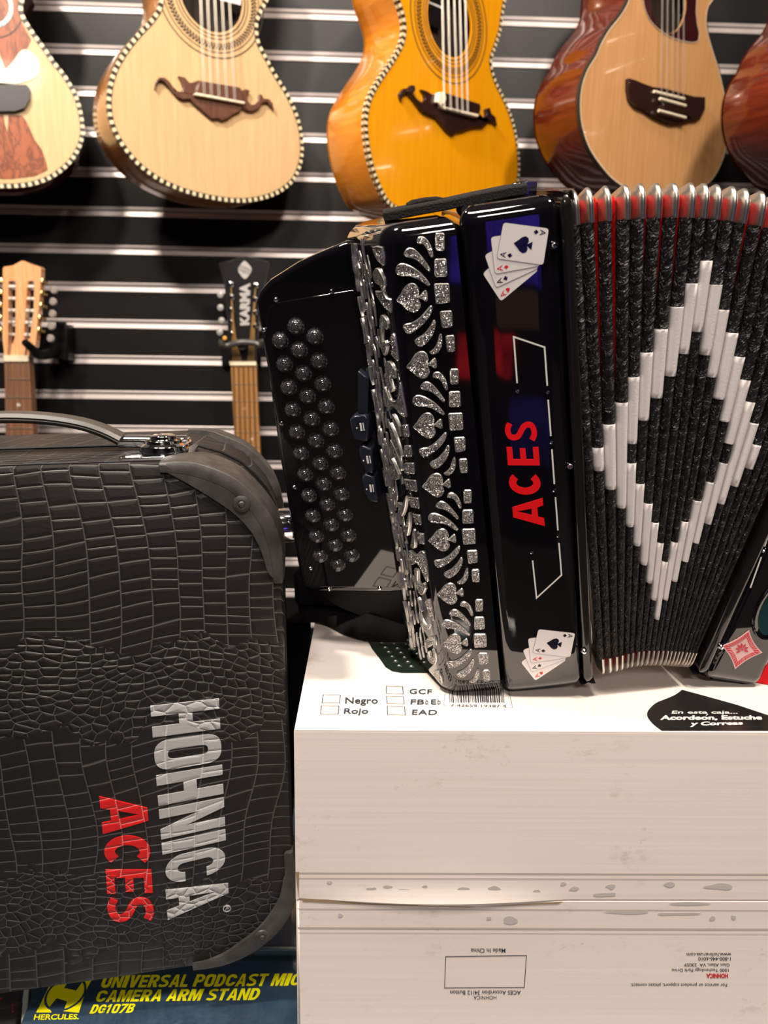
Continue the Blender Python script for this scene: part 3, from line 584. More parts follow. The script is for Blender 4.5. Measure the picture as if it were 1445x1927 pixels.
# ------------------------------------------------------------------ accordion case
CT = .17
face_px = [(0, 880), (300, 870.5), (350, 874), (400, 888), (440, 907), (470, 934), (496, 964), (514, 999), (526, 1046), (532, 1095), (539, 1300), (550, 1600), (552, 1650), (546, 1700), (524, 1740), (492, 1770), (450, 1796), (400, 1813), (365, 1821), (200, 1846), (0, 1874)]
fp = [CASE.px(x, y) for x, y in face_px]; LU = CASE.px(0, 1200)[0] - .16
vt, vb_ = fp[0][1], fp[-1][1]
left = [(LU + .06, vb_), (LU + .02, vb_ + .015), (LU, vb_ + .05), (LU, vt - .07), (LU + .015, vt - .025), (LU + .05, vt)]
outl = fp + left
cs = thing('accordion_case', CASE.p(-.05, 0, -.08), 'black crocodile leather accordion case standing upright on the glass counter', 'case')
b = MB(); rows = []
for d, n in ((.0045, 0), (.0012, -.001), (0, -.004), (0, -CT + .004), (.0015, -CT + .001), (.006, -CT)): rows.append([CASE.p(u, v, n) for u, v in inset(outl, d)])
b.grid(rows, True); b.add(rows[0], _tri(inset(outl, .0045), ())); b.add(rows[-1], _tri(inset(outl, .006), ()))
b.build('shell', M['croc'], cs, ang=50)
# stitched seam round the rim and the lid joint on the top
b = MB(); b.tube([CASE.p(u, v, -.006) for u, v in inset(outl, -.0003)], .0007, 5, closed=True); b.tube([CASE.p(u, v, -.078) for u, v in inset(outl, -.0004)], .0014, 5, closed=True)
b.build('rim_seam', M['gap'], cs)
# corner guards
def guard(name, front, n_sgn, outline_idx, inner, tipdrop=0):
    """crescent on the face plus a band that wraps over the edge; outer follows the outline"""
    nf = 0.0 if front else -CT
    fr = CASE if front else Frame(CASE.p(0, 0, -CT), -CASE.U, CASE.V)
    cv = (lambda p: p) if front else (lambda p: (-p[0], p[1]))
    outer = [outl[i] for i in outline_idx]; oo = smooth_poly(outer, 3, False)
    inn = smooth_poly(inner, 3, False)
    b = MB(); ins_o = [np.array(p) for p in oo]
    cen = np.mean(ins_o, axis=0)
    poly = [cv(p) for p in oo] + [cv(p) for p in inn[::-1]]
    b.prism(fr, poly, -.002, .0028)
    # wrap band: swept along the outer edge
    k = len(oo); rows = []
    for i in range(k):
        a = np.array(oo[max(i - 1, 0)]); c = np.array(oo[min(i + 1, k - 1)]); t = c - a; t /= np.linalg.norm(t); no = np.array([-t[1], t[0]])
        if no @ (np.array(oo[i]) - np.array([.02, .19])) < 0: no = -no
        taper = min(1, i / 4, (k - 1 - i) / 4); o_ = .0035 * taper + .0004; w = .036 * min(1, .35 + i / 8, .35 + (k - 1 - i) / 8)
        P = lambda d, n: fr.p(*cv(tuple(np.array(oo[i]) + no * d)), n)
        rows.append([P(-.006, .0029), P(-.001, .0034), P(o_ * .7, .002), P(o_, -.003), P(o_ * .8 + .0008, -w * .45), P(o_ + .001, -w), P(-.002, -w - .001), P(-.004, -.001)])
    b.grid(rows, True, 0, True)
    o = b.build(name, M['guard'], cs, bevel=.0012, ang=45)
    return o
zf = 4.014
inner_tr = [CASE.px(x, y) for x, y in Z([(392, 452), (440, 505), (580, 580), (700, 650), (860, 750), (980, 840), (1090, 960), (1170, 1110), (1220, 1270), (1300, 1345)], zf, 200, 760)]
idx_tr = [1, 2, 3, 4, 5, 6, 7, 8, 9]
inner_br = [CASE.px(x, y) for x, y in [(547, 1642), (534, 1650), (528, 1680), (512, 1712), (485, 1745), (450, 1772), (415, 1795), (366, 1814)]]
idx_br = [11, 12, 13, 14, 15, 16, 17, 18]
lab(guard('corner_guard', True, 1, idx_tr, inner_tr), 'scuffed moulded guard on the upper front corner')
lab(guard('corner_guard', True, 1, idx_br, inner_br), 'moulded guard on the lower front corner')
lab(guard('corner_guard', False, 1, idx_tr, inner_tr), 'guard on the upper rear corner')
for x, y in ((455, 947), (494, 1757)):
    c = CASE.px(x, y); b = MB().lathe(CASE, c, [(0, .0048), (.0014, .0048), (.0022, .004), (.0026, .0042), (.0036, .0042), (.0052, .0036), (.0058, .0026), (.006, .001)], 28); b.build('rivet', M['guard'], cs)
# handle: padded vinyl arc standing on the top, chrome mount and round pivot
HF = CASE.at(-.062)
hp = smooth_poly([HF.px(x, y) for x, y in [(-170, 815), (-120, 800), (-60, 790), (20, 786), (90, 789), (150, 798), (195, 812), (228, 828)]], 3, False)
b = MB(); rows = []
for i, (u, v) in enumerate(hp):
    a = np.array(hp[max(i - 1, 0)]); c = np.array(hp[min(i + 1, len(hp) - 1)]); t = (c - a) / np.linalg.norm(c - a); no = np.array([-t[1], t[0]])
    rows.append([HF.p(*(np.array((u, v)) + no * d), n) for d, n in ((.0036, -.010), (.0044, -.004), (.0044, .004), (.0036, .0085), (.0012, .0105), (.0004, .0095), (-.0004, .0105), (-.0026, .0085), (-.0034, .003), (-.0034, -.005), (-.002, -.0105))])
b.grid(rows, True, 0, True); b.build('handle', M['rubber'], cs, ang=40)
vt2 = CASE.px(300, 871)[1]
CTF = Frame(CASE.p(0, vt2, 0), CASE.U, -CASE.N)   # top surface, N up, V back
e0 = hp[-1]
b = MB(); u1 = HF.px(235, 835)[0]; u2 = HF.px(310, 838)[0]; u3 = HF.px(352, 838)[0]
b.tube([HF.p(u1 - .004, hp[-1][1] - .001, 0), HF.p(u1 + .004, vt2 + .0058, 0), HF.p(u2, vt2 + .0048, 0), HF.p(u3, vt2 + .0045, 0)], .0046, 14)
lab(b.build('handle_mount', M['chrome'], cs), 'chrome handle arm')
b = MB(); up = CTF.px(322, 842)[0]; vp = .047
b.prism(CTF, round_poly([(up - .026, vp - .034), (up + .019, vp - .034), (up + .019, vp + .022), (up - .012, vp + .022)], .003), 0, .0018)
b.lathe(CTF, (up - .001, vp - .006), [(0, .0135), (.006, .0132), (.0085, .0118), (.009, .0095), (.0118, .009), (.0126, .007), (.0152, .0055), (.0160, .0025), (.0160, 0)], 32)
b.tube([CTF.p(up + .004, vp + .012, .004), CTF.p(up + .014, vp + .008, .007), CTF.p(up + .016, vp - .004, .006), CTF.p(up + .012, vp - .014, .004)], .0018, 8)
lab(b.build('handle_bracket', M['chrome'], cs, bevel=.0005), 'polished chrome hinge bracket')
b = MB(); c0_ = CASE.p(*CASE.px(538, 1030), -.06)
b.lathe(Frame(c0_, -CASE.N, CASE.V), (0, 0), [(0, .014), (.006, .013), (.011, .010), (.0125, .004), (.0125, -.004)], 20); lab(b.build('side_latch', M['chrome'], cs), 'small chrome latch on the side of the case')
# lettering on the lid
b = MB(); block_word(b, CASE, 'HOHNICA', [.62, .60, .62, .62, .24, .60, .66], .085, [(283, 1328), (316, 1730), (412, 1314), (431, 1697)], -.001, .0007)
b.prism(CASE, circle(CASE.px(427, 1709), .0028, 28), 0, .0008, [circle(CASE.px(427, 1709), .0022, 28)], back=False)
put_text(b, CASE, 'R', [(424, 1705), (424, 1713), (431, 1705), (431, 1713)], .0008, bold=.02)
lab(b.build('maker_lettering', M['silver_print'], cs, bevel=.0002, seg=1), 'silver block lettering pressed into the leather')
b = MB()
for ch, q, w in (('A', [(187, 1498), (194, 1569), (276, 1496), (281, 1567)], .9), ('c', [(195, 1573), (199, 1628), (281, 1569), (284, 1629)], .78), ('E', [(199, 1636), (202, 1681), (285, 1636), (288, 1679)], .6), ('S', [(200, 1689), (204, 1735), (288, 1686), (292, 1733)], .6)):
    block_word(b, CASE, ch, [w], 0, q, -.001, .0007)
lab(b.build('model_lettering', M['red_print'], cs, bevel=.0002, seg=1), 'red lettering pressed into the leather')

# ------------------------------------------------------------------ accordion
ac = thing('button_accordion', ACC.p(.05, 0, -.08), 'black button accordion with fanned bellows and white diamond pattern standing on the white carton', 'accordion')
cs_prof = round_poly([(.0503, -.155), (.0503, .0006), (.040, .0014), (.012, .0014), (.0004, .0006), (.0004, -.155)], .0065, 5)
b = rprism(MB(), TRE, cs_prof, 0.0015, .2985, .0085, 6)
b.build('treble_case', M['black_gloss'], ac, ang=40)
# rail against the bellows
b = rprism(MB(), TRE, round_poly([(.0572, -.14), (.0572, .0008), (.0556, .0020), (.0524, .0024), (.0508, .0010), (.0508, -.14)], .0014, 4), .0025, .2995, .008, 5)
b.build('bellows_frame', mat('black_anodised_rail', (.012, .011, .011), .18, .3, coat=.6), ac, ang=40)
# grille
G_ = [(.0002, -.004), (-.002, .0004), (-.027, .0004)] + [(-.027 + .0164 * math.cos(rad(a)), -.016 + .0164 * math.sin(rad(a))) for a in range(100, 158, 8)] + [(-.061, -.056)]
gp = G_ + [(-.061, -.10), (-.04, -.152), (.0002, -.152)]
b = rprism(MB(), TRE, gp[::-1], .0035, .2955, .010, 6)
b.build('grille', M['black_gloss'], ac, ang=38)
cum = [0]
for a, c in zip(G_[1:], G_[2:]): cum.append(cum[-1] + math.hypot(c[0] - a[0], c[1] - a[1]))
GP = G_[1:]
def gs(s, v, h=0.0):
    s = min(max(s, 0), cum[-1] - 1e-6)
    i = max(k for k in range(len(cum) - 1) if cum[k] <= s); t = (s - cum[i]) / (cum[i + 1] - cum[i]); a, c = np.array(GP[i]), np.array(GP[i + 1]); p = a + (c - a) * t; d = (c - a) / np.linalg.norm(c - a); nn = np.array([-d[1], d[0]])
    if nn[1] < 0 and abs(nn[1]) > .3: nn = -nn
    if nn[0] > 0 and i > 2: nn = -nn
    return TRE.p(p[0] + nn[0] * h, v, p[1] + nn[1] * h)
def gpx(x, y):
    best = None
    for i in range(len(GP) - 1):
        a, c = np.array(GP[i]), np.array(GP[i + 1]); L = np.linalg.norm(c - a); D = unit(TRE.U * (c - a)[0] + TRE.N * (c - a)[1]); nr = np.cross(D, TRE.V); P0 = TRE.p(a[0], 0, a[1]); q = hit(x, y, P0, nr) - P0; l = q @ D
        e = max(0, -l, l - L)
        if best is None or e < best[0] - 1e-9: best = (e, (cum[i] + float(np.clip(l, 0, L)), float(q @ TRE.V)))
    return best[1]
def gprism(mb, P, h=.0011):
    """raised shape on the curved grille; P in (s, v)"""
    P = [tuple(p) for p in P]; T = _tri(P); n = len(P); I = inset(P, .00035)
    mb.add([gs(s, v, h) for s, v in I], _tri(I), 0)
    mb.add([gs(s, v, h) for s, v in I] + [gs(s, v, h * .55) for s, v in P] + [gs(s, v, -.0004) for s, v in P], [(i, (i + 1) % n, n + (i + 1) % n, n + i) for i in range(n)] + [(n + i, n + (i + 1) % n, 2 * n + (i + 1) % n, 2 * n + i) for i in range(n)], 1)
za, zb = 4.379, 4.38
A = lambda L: [gpx(630 + x / za, 460 + y / za) for x, y in L]
B = lambda L: [gpx(660 + x / zb, 880 + y / zb) for x, y in L]
spade = A([(512, 460), (545, 410), (580, 345), (625, 318), (665, 325), (690, 365), (692, 400), (686, 428), (705, 415), (740, 378), (758, 385), (765, 425), (765, 460), (745, 470), (715, 450), (690, 448), (705, 480), (702, 520), (670, 558), (625, 555), (580, 525), (545, 490)])
big_up = A([(505, 215), (515, 175), (545, 155), (590, 160), (650, 190), (710, 235), (760, 290), (783, 325), (775, 343), (755, 335), (690, 290), (620, 262), (560, 262), (515, 245)])
mid_up = A([(568, 85), (580, 50), (615, 25), (660, 40), (710, 90), (755, 150), (785, 200), (780, 222), (760, 215), (715, 165), (660, 120), (600, 105)])
sm_up = A([(805, 1085), (815, 1055), (850, 1047), (890, 1075), (920, 1130), (932, 1185), (920, 1200), (905, 1190), (885, 1145), (855, 1105), (820, 1100)])
big_dn = A([(565, 680), (580, 655), (640, 640), (700, 600), (750, 545), (785, 505), (803, 510), (800, 550), (770, 610), (720, 665), (670, 705), (615, 735), (585, 725)])
mid_dn = A([(655, 795), (680, 770), (730, 740), (780, 680), (810, 625), (828, 630), (830, 670), (810, 740), (770, 800), (720, 840), (680, 835)])
sm_dn = A([(780, 885), (800, 870), (835, 830), (860, 745), (878, 738), (885, 780), (880, 840), (850, 890), (815, 905), (790, 900)])
rects = [A([(820, 118), (920, 115), (928, 262), (822, 268)]), A([(815, 322), (942, 318), (950, 478), (830, 490)]), A([(863, 548), (965, 543), (972, 675), (882, 692)]), A([(910, 750), (985, 745), (992, 882), (925, 885)])]
rect_top = A([(825, 0), (905, 0), (905, 50), (830, 52)]); rect_top = A([(828, -95), (905, -95), (905, 50), (830, 52)])
cA = gpx(774, 561); A_c = [gpx(774, 561), gpx(803.5, 801), gpx(831, 1016), gpx(855, 1211)]; B_c = [gpx(792, 687), gpx(820, 913), gpx(846, 1117)]
sm_ref = A_c[1]
def shift(P, f, t): return [(s - f[0] + t[0], v - f[1] + t[1]) for s, v in P]
bsp = []; b = MB()
for c in A_c + B_c:
    q = MB(); gprism(q, smooth_poly(shift(spade, cA, c), 2)); q.build('spade_inlay', [M['glitter'], M['glitter_edge']], ac, ang=30)
for c in A_c:
    for P in (big_up, mid_up, big_dn, mid_dn, sm_dn): gprism(b, smooth_poly(shift(P, cA, c), 2))
    gprism(b, smooth_poly(shift(sm_up, sm_ref, c), 2))
    for P in rects + [rect_top]: gprism(b, round_poly(shift(P, cA, c), .0012, 3))
for L in ([(325, 20), (400, 20), (415, 165), (390, 160), (350, 110), (330, 60)], [(325, 230), (345, 195), (375, 200), (410, 270), (425, 340), (410, 380), (440, 440), (470, 450), (475, 560), (450, 545), (400, 490), (360, 430), (345, 380), (390, 385), (385, 340), (350, 320), (330, 280)],
          [(380, 620), (400, 578), (440, 620), (450, 680), (435, 700), (420, 650), (400, 640), (398, 720), (400, 800), (425, 790), (440, 840), (420, 915), (400, 880), (385, 800)], [(465, 770), (490, 728), (510, 790), (530, 950), (510, 945), (475, 900), (485, 850)],
          [(425, 1010), (440, 960), (475, 975), (505, 1030), (513, 1095), (490, 1100), (470, 1075), (465, 1110), (490, 1190), (475, 1215), (450, 1180), (430, 1110)],
          [(540, 1140), (553, 1150), (570, 1250), (597, 1400), (590, 1418), (560, 1410), (510, 1350), (470, 1330), (440, 1370), (430, 1290), (415, 1180), (430, 1190), (460, 1270), (500, 1290), (530, 1250)], [(480, 1400), (500, 1410), (540, 1500), (550, 1580), (535, 1560), (500, 1480)],
          [(460, 1480), (475, 1490), (520, 1600), (560, 1740), (545, 1735), (480, 1620)], [(465, 1620), (480, 1620), (540, 1760), (562, 1850), (545, 1850), (480, 1700)], [(470, 1770), (490, 1780), (520, 1850), (540, 1927), (470, 1927)]):
    gprism(b, smooth_poly(A(L), 2))
for L in ([(565, 1485), (605, 1480), (622, 1580), (580, 1582)], [(580, 1655), (630, 1652), (643, 1745), (585, 1745)], [(585, 1797), (655, 1795), (662, 1890), (585, 1885)]): gprism(b, round_poly(A(L), .0012, 3))
for L in ([(395, 285), (430, 300), (465, 230), (460, 320), (430, 400), (405, 340)], [(440, 480), (460, 470), (488, 365), (492, 480), (475, 560), (455, 530)], [(520, 515), (530, 520), (540, 640), (525, 665), (500, 650), (512, 590)], [(490, 680), (540, 720), (580, 685), (615, 700), (640, 830), (645, 930), (625, 925), (590, 840), (550, 780), (510, 800), (495, 760)],
          [(532, 840), (545, 828), (560, 850), (560, 930), (590, 960), (610, 945), (628, 990), (600, 1045), (570, 1030), (545, 950)], [(622, 1100), (660, 1078), (680, 1150), (690, 1255), (670, 1240), (640, 1160)], [(555, 1070), (575, 1090), (600, 1180), (580, 1170)], [(570, 1190), (590, 1240), (625, 1300), (660, 1290), (662, 1320), (640, 1340), (610, 1320), (580, 1260)],
          [(622, 1440), (640, 1400), (700, 1380), (715, 1460), (690, 1450), (650, 1480), (630, 1475)], [(638, 1540), (650, 1510), (660, 1560), (690, 1560), (680, 1490), (700, 1500), (715, 1580), (700, 1625), (670, 1610), (645, 1580)], [(690, 1680), (715, 1662), (740, 1690), (762, 1775), (730, 1750), (695, 1720)]):
    gprism(b, smooth_poly(B(L), 2))
for L in ([(455, 0), (528, 0), (532, 50), (465, 45)], [(448, 90), (540, 100), (553, 195), (470, 180)], [(485, 238), (560, 245), (572, 335), (505, 325)], [(522, 380), (575, 385), (588, 470), (545, 465)], [(553, 532), (605, 540), (612, 632), (570, 620)]): gprism(b, round_poly(B(L), .001, 3))
b.build('grille_inlay', [M['glitter'], M['glitter_edge']], ac, ang=30)
# leaf scrolls on the flank of the grille
b = MB(); rs = random.Random(11)
s_cor = [gpx(x, y) for x, y in ((700, 470), (705, 540), (715, 610), (735, 700), (740, 770), (742, 840), (745, 900), (765, 980), (775, 1060), (795, 1130), (805, 1200), (815, 1260))]
def smin(v):
    L = sorted(s_cor, key=lambda q: q[1]); 
    for a, c in zip(L, L[1:]):
        if a[1] <= v <= c[1]: return a[0] + (c[0] - a[0]) * (v - a[1]) / (c[1] - a[1])
    return L[0][0] if v < L[0][1] else L[-1][0]
smax = cum[-1] - .0008
taken = []
for row in range(21):
    v0_ = .018 + row * .0136
    for col in range(5):
        v = v0_ + rs.uniform(-.003, .003) + (col % 2) * .005; lo = smin(min(max(v, .02), .28)) + .0035
        s = lo + (smax - .0025 - lo) * (col + .5) / 5 + rs.uniform(-.0008, .0008)
        if v < .018 or v > .286 or smax - lo < .01: continue
        l_ = rs.uniform(.009, .0145); wd = rs.uniform(.0024, .0038); sg = rs.choice((-1, 1)); k = rs.uniform(.1, .5) * sg; up = rs.choice((-1, 1)); tilt = rs.uniform(-.25, .05)
        C = []
        for i in range(6):
            t = i / 5 - .5; C.append((min(max(s + k * l_ * (t * t - .08) + tilt * l_ * t, lo - .002), smax), v + up * l_ * t * 1.15))
        P = stroke(smooth_poly(C, 2, False), lambda q: wd * (math.sin(math.pi * min(1, q * 1.25 + .12)) ** .6 + .12) * (1 - .75 * q))
        P = [(min(a, smax), c) for a, c in P]
        gprism(b, P, .0004)
b.build('flank_scrollwork', [M['glitter'], M['glitter_edge']], ac, ang=30)
# fingerboard
KU = TRE.U * math.cos(rad(12)) + TRE.N * math.sin(rad(12)); KB = Frame(TRE.p(-.055, 0, -.060), KU, TRE.V)
kp = KB.pts([(479, 568), (486, 548), (505, 527), (560, 492), (600, 474), (645, 455), (760, 440), (790, 1115), (735, 1118), (580, 1114), (566, 1100), (556, 1050), (541, 960), (524, 860), (506, 730), (492, 640)])
kp2 = inset(kp, .0028)
b = MB(); b.grid([[KB.p(u, v, n) for u, v in inset(kp, d)] for d, n in ((.002, -.022), (0, -.019), (0, -.004), (.0008, -.0015), (.0024, -.0004), (.004, 0))], True); b.add([KB.p(u, v, 0) for u, v in inset(kp, .004)], _tri(inset(kp, .004))); b.add([KB.p(u, v, -.022) for u, v in inset(kp, .002)], _tri(inset(kp, .002)))
b.build('fingerboard', M['black_gloss'], ac, ang=50)
ip = KB.pts([(498, 640), (505, 580), (520, 569), (660, 546), (770, 530), (785, 1105), (600, 1104), (582, 1098), (574, 1050), (557, 960), (540, 860), (518, 740)])
b = MB(); b.prism(KB, ip, -.0005, .0009, back=False); b.build('button_plate', M['black_gloss'], ac, bevel=.0006)
z7 = 3.38; bt = [(283, 190), (305, 340), (331, 490), (358, 635), (385, 780), (412, 920), (440, 1065), (461, 1195), (484, 1325), (509, 1455), (533, 1585), (553, 1710), (183, 280), (210, 430), (237, 578), (263, 722), (290, 865), (317, 1000), (343, 1135), (367, 1270), (391, 1400), (415, 1530), (440, 1655), (405, 255), (430, 410), (455, 558), (478, 702), (505, 845), (530, 985), (553, 1125), (575, 1258), (597, 1392), (621, 1522), (642, 1648)]
btn = None; M['button'] = mat('black_pearl_button', (.018, .017, .019), .07, coat=1.0); t = NT(M['button'])
vv = t.noise(t.co, 420, 3, .6, 2.5); t.base(t.ramp(vv, [(.42, (.006, .006, .007)), (.62, (.07, .068, .072))]))
for x, y in bt:
    c = KB.px(470 + x / z7, 560 + y / z7, .004)
    if btn is None:
        btn = MB().lathe(KB, c, [(0, .0062), (.0018, .0060), (.0033, .0053), (.0043, .0040), (.0048, .0022), (.0048, .0010), (.0057, .0010), (.0057, .0006)], 24).build('button', M['button'], ac, ang=50); bc = c
    else: dup(btn, ac, KB.U * (c[0] - bc[0]) + KB.V * (c[1] - bc[1]))
scr = None
for x, y in ((518, 564), (623, 549), (496, 621), (530, 797), (554, 917), (584, 1070), (619, 1109), (714, 1107)):
    c = KB.px(x, y, .001)
    if scr is None: scr = MB().lathe(KB, c, [(0, .0012), (.0004, .0021), (.0011, .0019), (.0016, .0012), (.0016, 0)], 10).build('screw', M['chrome'], ac); sc0 = c
    else: dup(scr, ac, KB.U * (c[0] - sc0[0]) + KB.V * (c[1] - sc0[1]))
for x, y in ((1042, 461), (1070.6, 874.5), (1097, 1221)):
    c = TRE.px(x, y); MB().lathe(TRE, c, [(0, .0042), (.0012, .0040), (.0019, .0030), (.0021, .0016), (.0017, .0012)], 16).build('screw', M['chrome'], ac)
# register switches
for L, dots in (([(657, 789), (665, 783), (690, 782), (694, 790), (692, 832), (664, 827), (661, 812)], [(680, 808), (679, 823)]), ([(674, 845), (680, 838), (700, 845), (702, 893), (688, 888), (679, 872)], [(684, 872), (686, 863)]), ([(680, 900), (686, 892), (704, 898), (712, 947), (692, 943), (684, 925)], [(694, 928), (697, 920)])):
    K3 = KB.at(.012); P = K3.pts(L); b = MB(); b.prism(KB, P, -.001, .012, m=0)
    b2 = KB.at(.0122); cx = sum(p[0] for p in P) / len(P); cy = sum(p[1] for p in P) / len(P)
    o = b.build('register_switch', M['dark_key'], ac, bevel=.0012)
    q = MB(); q.box(KB, cx + .001, cx + .0022, cy - .003, cy + .002, .0122, .0125); q.box(KB, cx + .003, cx + .0036, cy - .003, cy + .002, .0122, .0125); q.lathe(KB, (cx - .0012, cy - .001), [(.0005, .0122), (.0005, .0125), (0, .0126)], 8)
    q.build('switch_mark', M['white_ink'], o, smooth=False)
MB().prism(KB, KB.pts([(673, 697), (694, 712), (692, 780), (673, 780)], .008), -.001, .008).build('register_switch', M['dark_key'], ac, bevel=.001)
# playing-card fans, letters and line work on the front
z8 = 8.028; Q8 = lambda L: [(900 + x / z8, 400 + y / z8) for x, y in L]
cards = [([(905, 870), (600, 440), (340, 1340), (65, 920)], 'heart'), ([(910, 835), (700, 330), (265, 1135), (95, 640)], 'club'), ([(935, 800), (870, 260), (250, 925), (187, 370)], 'diamond'), ([(975, 790), (1060, 240), (275, 690), (375, 150)], 'spade')]
heart = [(0, -1), (-.35, -.55), (-.75, -.1), (-.9, .3), (-.75, .68), (-.4, .8), (-.12, .65), (0, .42), (.12, .65), (.4, .8), (.75, .68), (.9, .3), (.75, -.1), (.35, -.55)]
suits = {'heart': [heart], 'spade': [[(-a * .9, -c * .85 + .12) for a, c in heart], [(-.1, .0), (-.12, -.5), (-.4, -.95), (.4, -.95), (.12, -.5), (.1, 0)]],
         'diamond': [[(0, -1), (-.75, 0), (0, 1), (.75, 0)]], 'club': [circle((-.45, -.15), .42, 14), circle((.45, -.15), .42, 14), circle((0, .45), .42, 14), [(-.1, .1), (-.12, -.5), (-.35, -.95), (.35, -.95), (.12, -.5), (.1, .1)]]}
dlt = np.array(TRE.px(1012.5, 1181)) - np.array(TRE.px(946.7, 418.7))
TT = TRE.at(.0012)
for rep in (0, 1):
    for i, (q, su) in enumerate(cards):
        Qf = quad(TT, Q8(q), 0); off = dlt * rep; F_ = lambda s, t: tuple(np.array(Qf(s, t)) + off)
        n = .0002 + i * .0002; b = MB()
        P = round_poly([F_(0, 0), F_(1, 0), F_(1, 1), F_(0, 1)], .0016, 4)
        b.prism(TT, P, n - .0002, n + .0001, back=False, side=1)
        if i: b.prism(TT, inset(P, -.00016), n - .0002, n - .00002, back=False, m=1)
        def put(su, s, t, r, k):
            for sh_ in suits[su]: b.sheet(TT, [F_(s + a * r, t + c * r * .72) for a, c in sh_], n + .00018, m=k)
        ink = 2 if su in ('spade', 'club') else 3
        put(su, .135, .74, .075, ink)
        V, Fc = text_mesh('A'); xs = [v[0] for v in V]; ys = [v[1] for v in V]; x0, x1, y0, y1 = min(xs), max(xs), min(ys), max(ys)
        def Amap(p, s0, s1, t0, t1): return F_(s0 + (s1 - s0) * (p[0] - x0) / (x1 - x0), t0 + (t1 - t0) * (p[1] - y0) / (y1 - y0))
        b.add([TT.p(*Amap(p, .05, .21, .82, .945), n + .00018) for p in V], Fc, ink)
        if su == 'spade':
            put('spade', .48, .5, .29, 2)
            for sh_ in suits['spade']: b.sheet(TT, [F_(.865 - a * .075, .26 - c * .055) for a, c in sh_], n + .00018, m=2)
            b.add([TT.p(*Amap(p, .95, .79, .18, .055), n + .00018) for p in V], Fc, 2)
        lab(b.build('card_decal', [M['card_white'], M['card_edge'], M['card_black'], M['card_red']], ac, smooth=False, recalc=False), f'white ace of {su}s card decal')
b = MB()
for ch, q, w in (('A', [(1025, 989), (1021.5, 937.5), (965.5, 973), (964, 953)], 0), ('c', [(1019, 931), (1014, 888), (959.5, 931), (956.5, 888)], .78), ('E', [(1015.5, 875.5), (1013, 841), (955.5, 875), (952.5, 841)], .58), ('S', [(1011, 830), (1010, 793), (950, 829), (949, 793)], .6)):
    if ch == 'A':
        zz = lambda L: [TT.px(930 + x / 6.42, 860 + y / 6.42) for x, y in L]
        b.prism(TT, zz([(610, 832), (228, 725), (215, 605), (583, 493), (590, 580), (518, 605), (528, 718), (600, 738)]), 0, .0005, [zz([(450, 620), (272, 655), (450, 696)])], back=False)
    else: block_word(b, TT, ch, [w], 0, q, 0, .0005)
b.build('red_lettering', M['red_foil'], ac, smooth=False)
za_, zb_ = 7.412, 6.422
L1 = lambda L: [TT.px(930 + x / za_, 600 + y / za_) for x, y in L]; L2 = lambda L: [TT.px(930 + x / zb_, 860 + y / zb_) for x, y in L]
b = MB()
for P in (L1([(318, 895), (270, 250), (700, 395), (738, 932)]), L1([(750, 1128), (788, 1635)]), L1([(802, 1820)]) + L2([(725, 325)]), L2([(738, 485), (768, 885)]), L2([(780, 1040), (812, 1425), (510, 1702), (462, 1250)])): b.prism(TT, stroke(P, .00085), 0, .0003, back=False)
b.build('line_work', M['white_ink'], ac, smooth=False)
st = None
for c in L1([(325, 1012), (747, 1022), (798, 1723)]) + L2([(728, 403), (775, 953), (455, 1153)]):
    if st is None: st = MB().lathe(TT, c, [(0, .0011), (.0005, .0011), (.0011, .0004), (.0011, 0)], 8).build('rhinestone', M['chrome'], ac, smooth=False); s0 = c
    else: dup(st, ac, TT.U * (c[0] - s0[0]) + TT.V * (c[1] - s0[1]))

# bellows
xt = [1080, 1107, 1140, 1175, 1203, 1233, 1264, 1295, 1320, 1343, 1371, 1394, 1424, 1452, 1480, 1507, 1534, 1560, 1585, 1609, 1632]
yt = [423, 419, 416, 413, 411, 410, 409, 409, 410, 412, 415, 419, 424, 429, 435, 441, 448, 455, 463, 471, 480]
xb = [1131, 1145, 1158, 1169, 1180, 1189, 1200, 1209, 1219, 1228.5, 1237, 1246, 1255, 1262, 1269.5, 1276.5, 1283, 1291, 1297, 1303, 1309]
yb = [1242, 1240, 1237, 1234, 1231, 1229, 1227, 1226, 1225, 1225, 1225, 1225, 1225, 1225.5, 1226, 1226.5, 1227, 1227.5, 1228, 1228.5, 1229]
WR = {1: [(843, 887)], 2: [(800, 922)], 3: [(758, 957)], 4: [(711, 836), (873, 992)], 5: [(664.5, 792), (912, 1028)], 6: [(620.6, 750), (949, 1064)], 7: [(578.7, 708.5), (985, 1098)], 8: [(534, 666.6), (1022, 1130)], 9: [(491.6, 625), (1057, 1166.6)], 10: [(536, 669), (1020.7, 1130)], 11: [(583, 710.6), (983, 1095)], 12: [(627.7, 752), (944, 1058)], 13: [(671.6, 794), (909, 1023)], 14: [(715.6, 836), (872, 987)], 15: [(757, 949)], 16: [(798, 916)], 17: [(839, 883)]}
NJ = 21; FB = []
for j in range(NJ):
    fr = ACC.at(-.001 - .0008 * j); bb = np.array(fr.px(xb[j], yb[j])); tp = np.array(fr.px(xt[j], yt[j])); L = np.linalg.norm(tp - bb); V = fr.V * (tp - bb)[1] / L + fr.U * (tp - bb)[0] / L
    FB.append((Frame(fr.p(*bb), np.cross(V, fr.N), V), L, fr, bb, tp))
def spacing(j, t):
    P = lambda k: FB[k][0].p(0, t * FB[k][1]); a = P(max(j - 1, 0)); c = P(min(j + 1, NJ - 1)); return np.linalg.norm(c - a) / (min(j + 1, NJ - 1) - max(j - 1, 0))
RT, RBt = .0085, .009
def stations(L):
    """(v, out-shift, angle): centre line of the fold from the rear of the foot round to the rear of the top"""
    S = []
    for i in range(4): S.append(('b', i / 3))
    return S
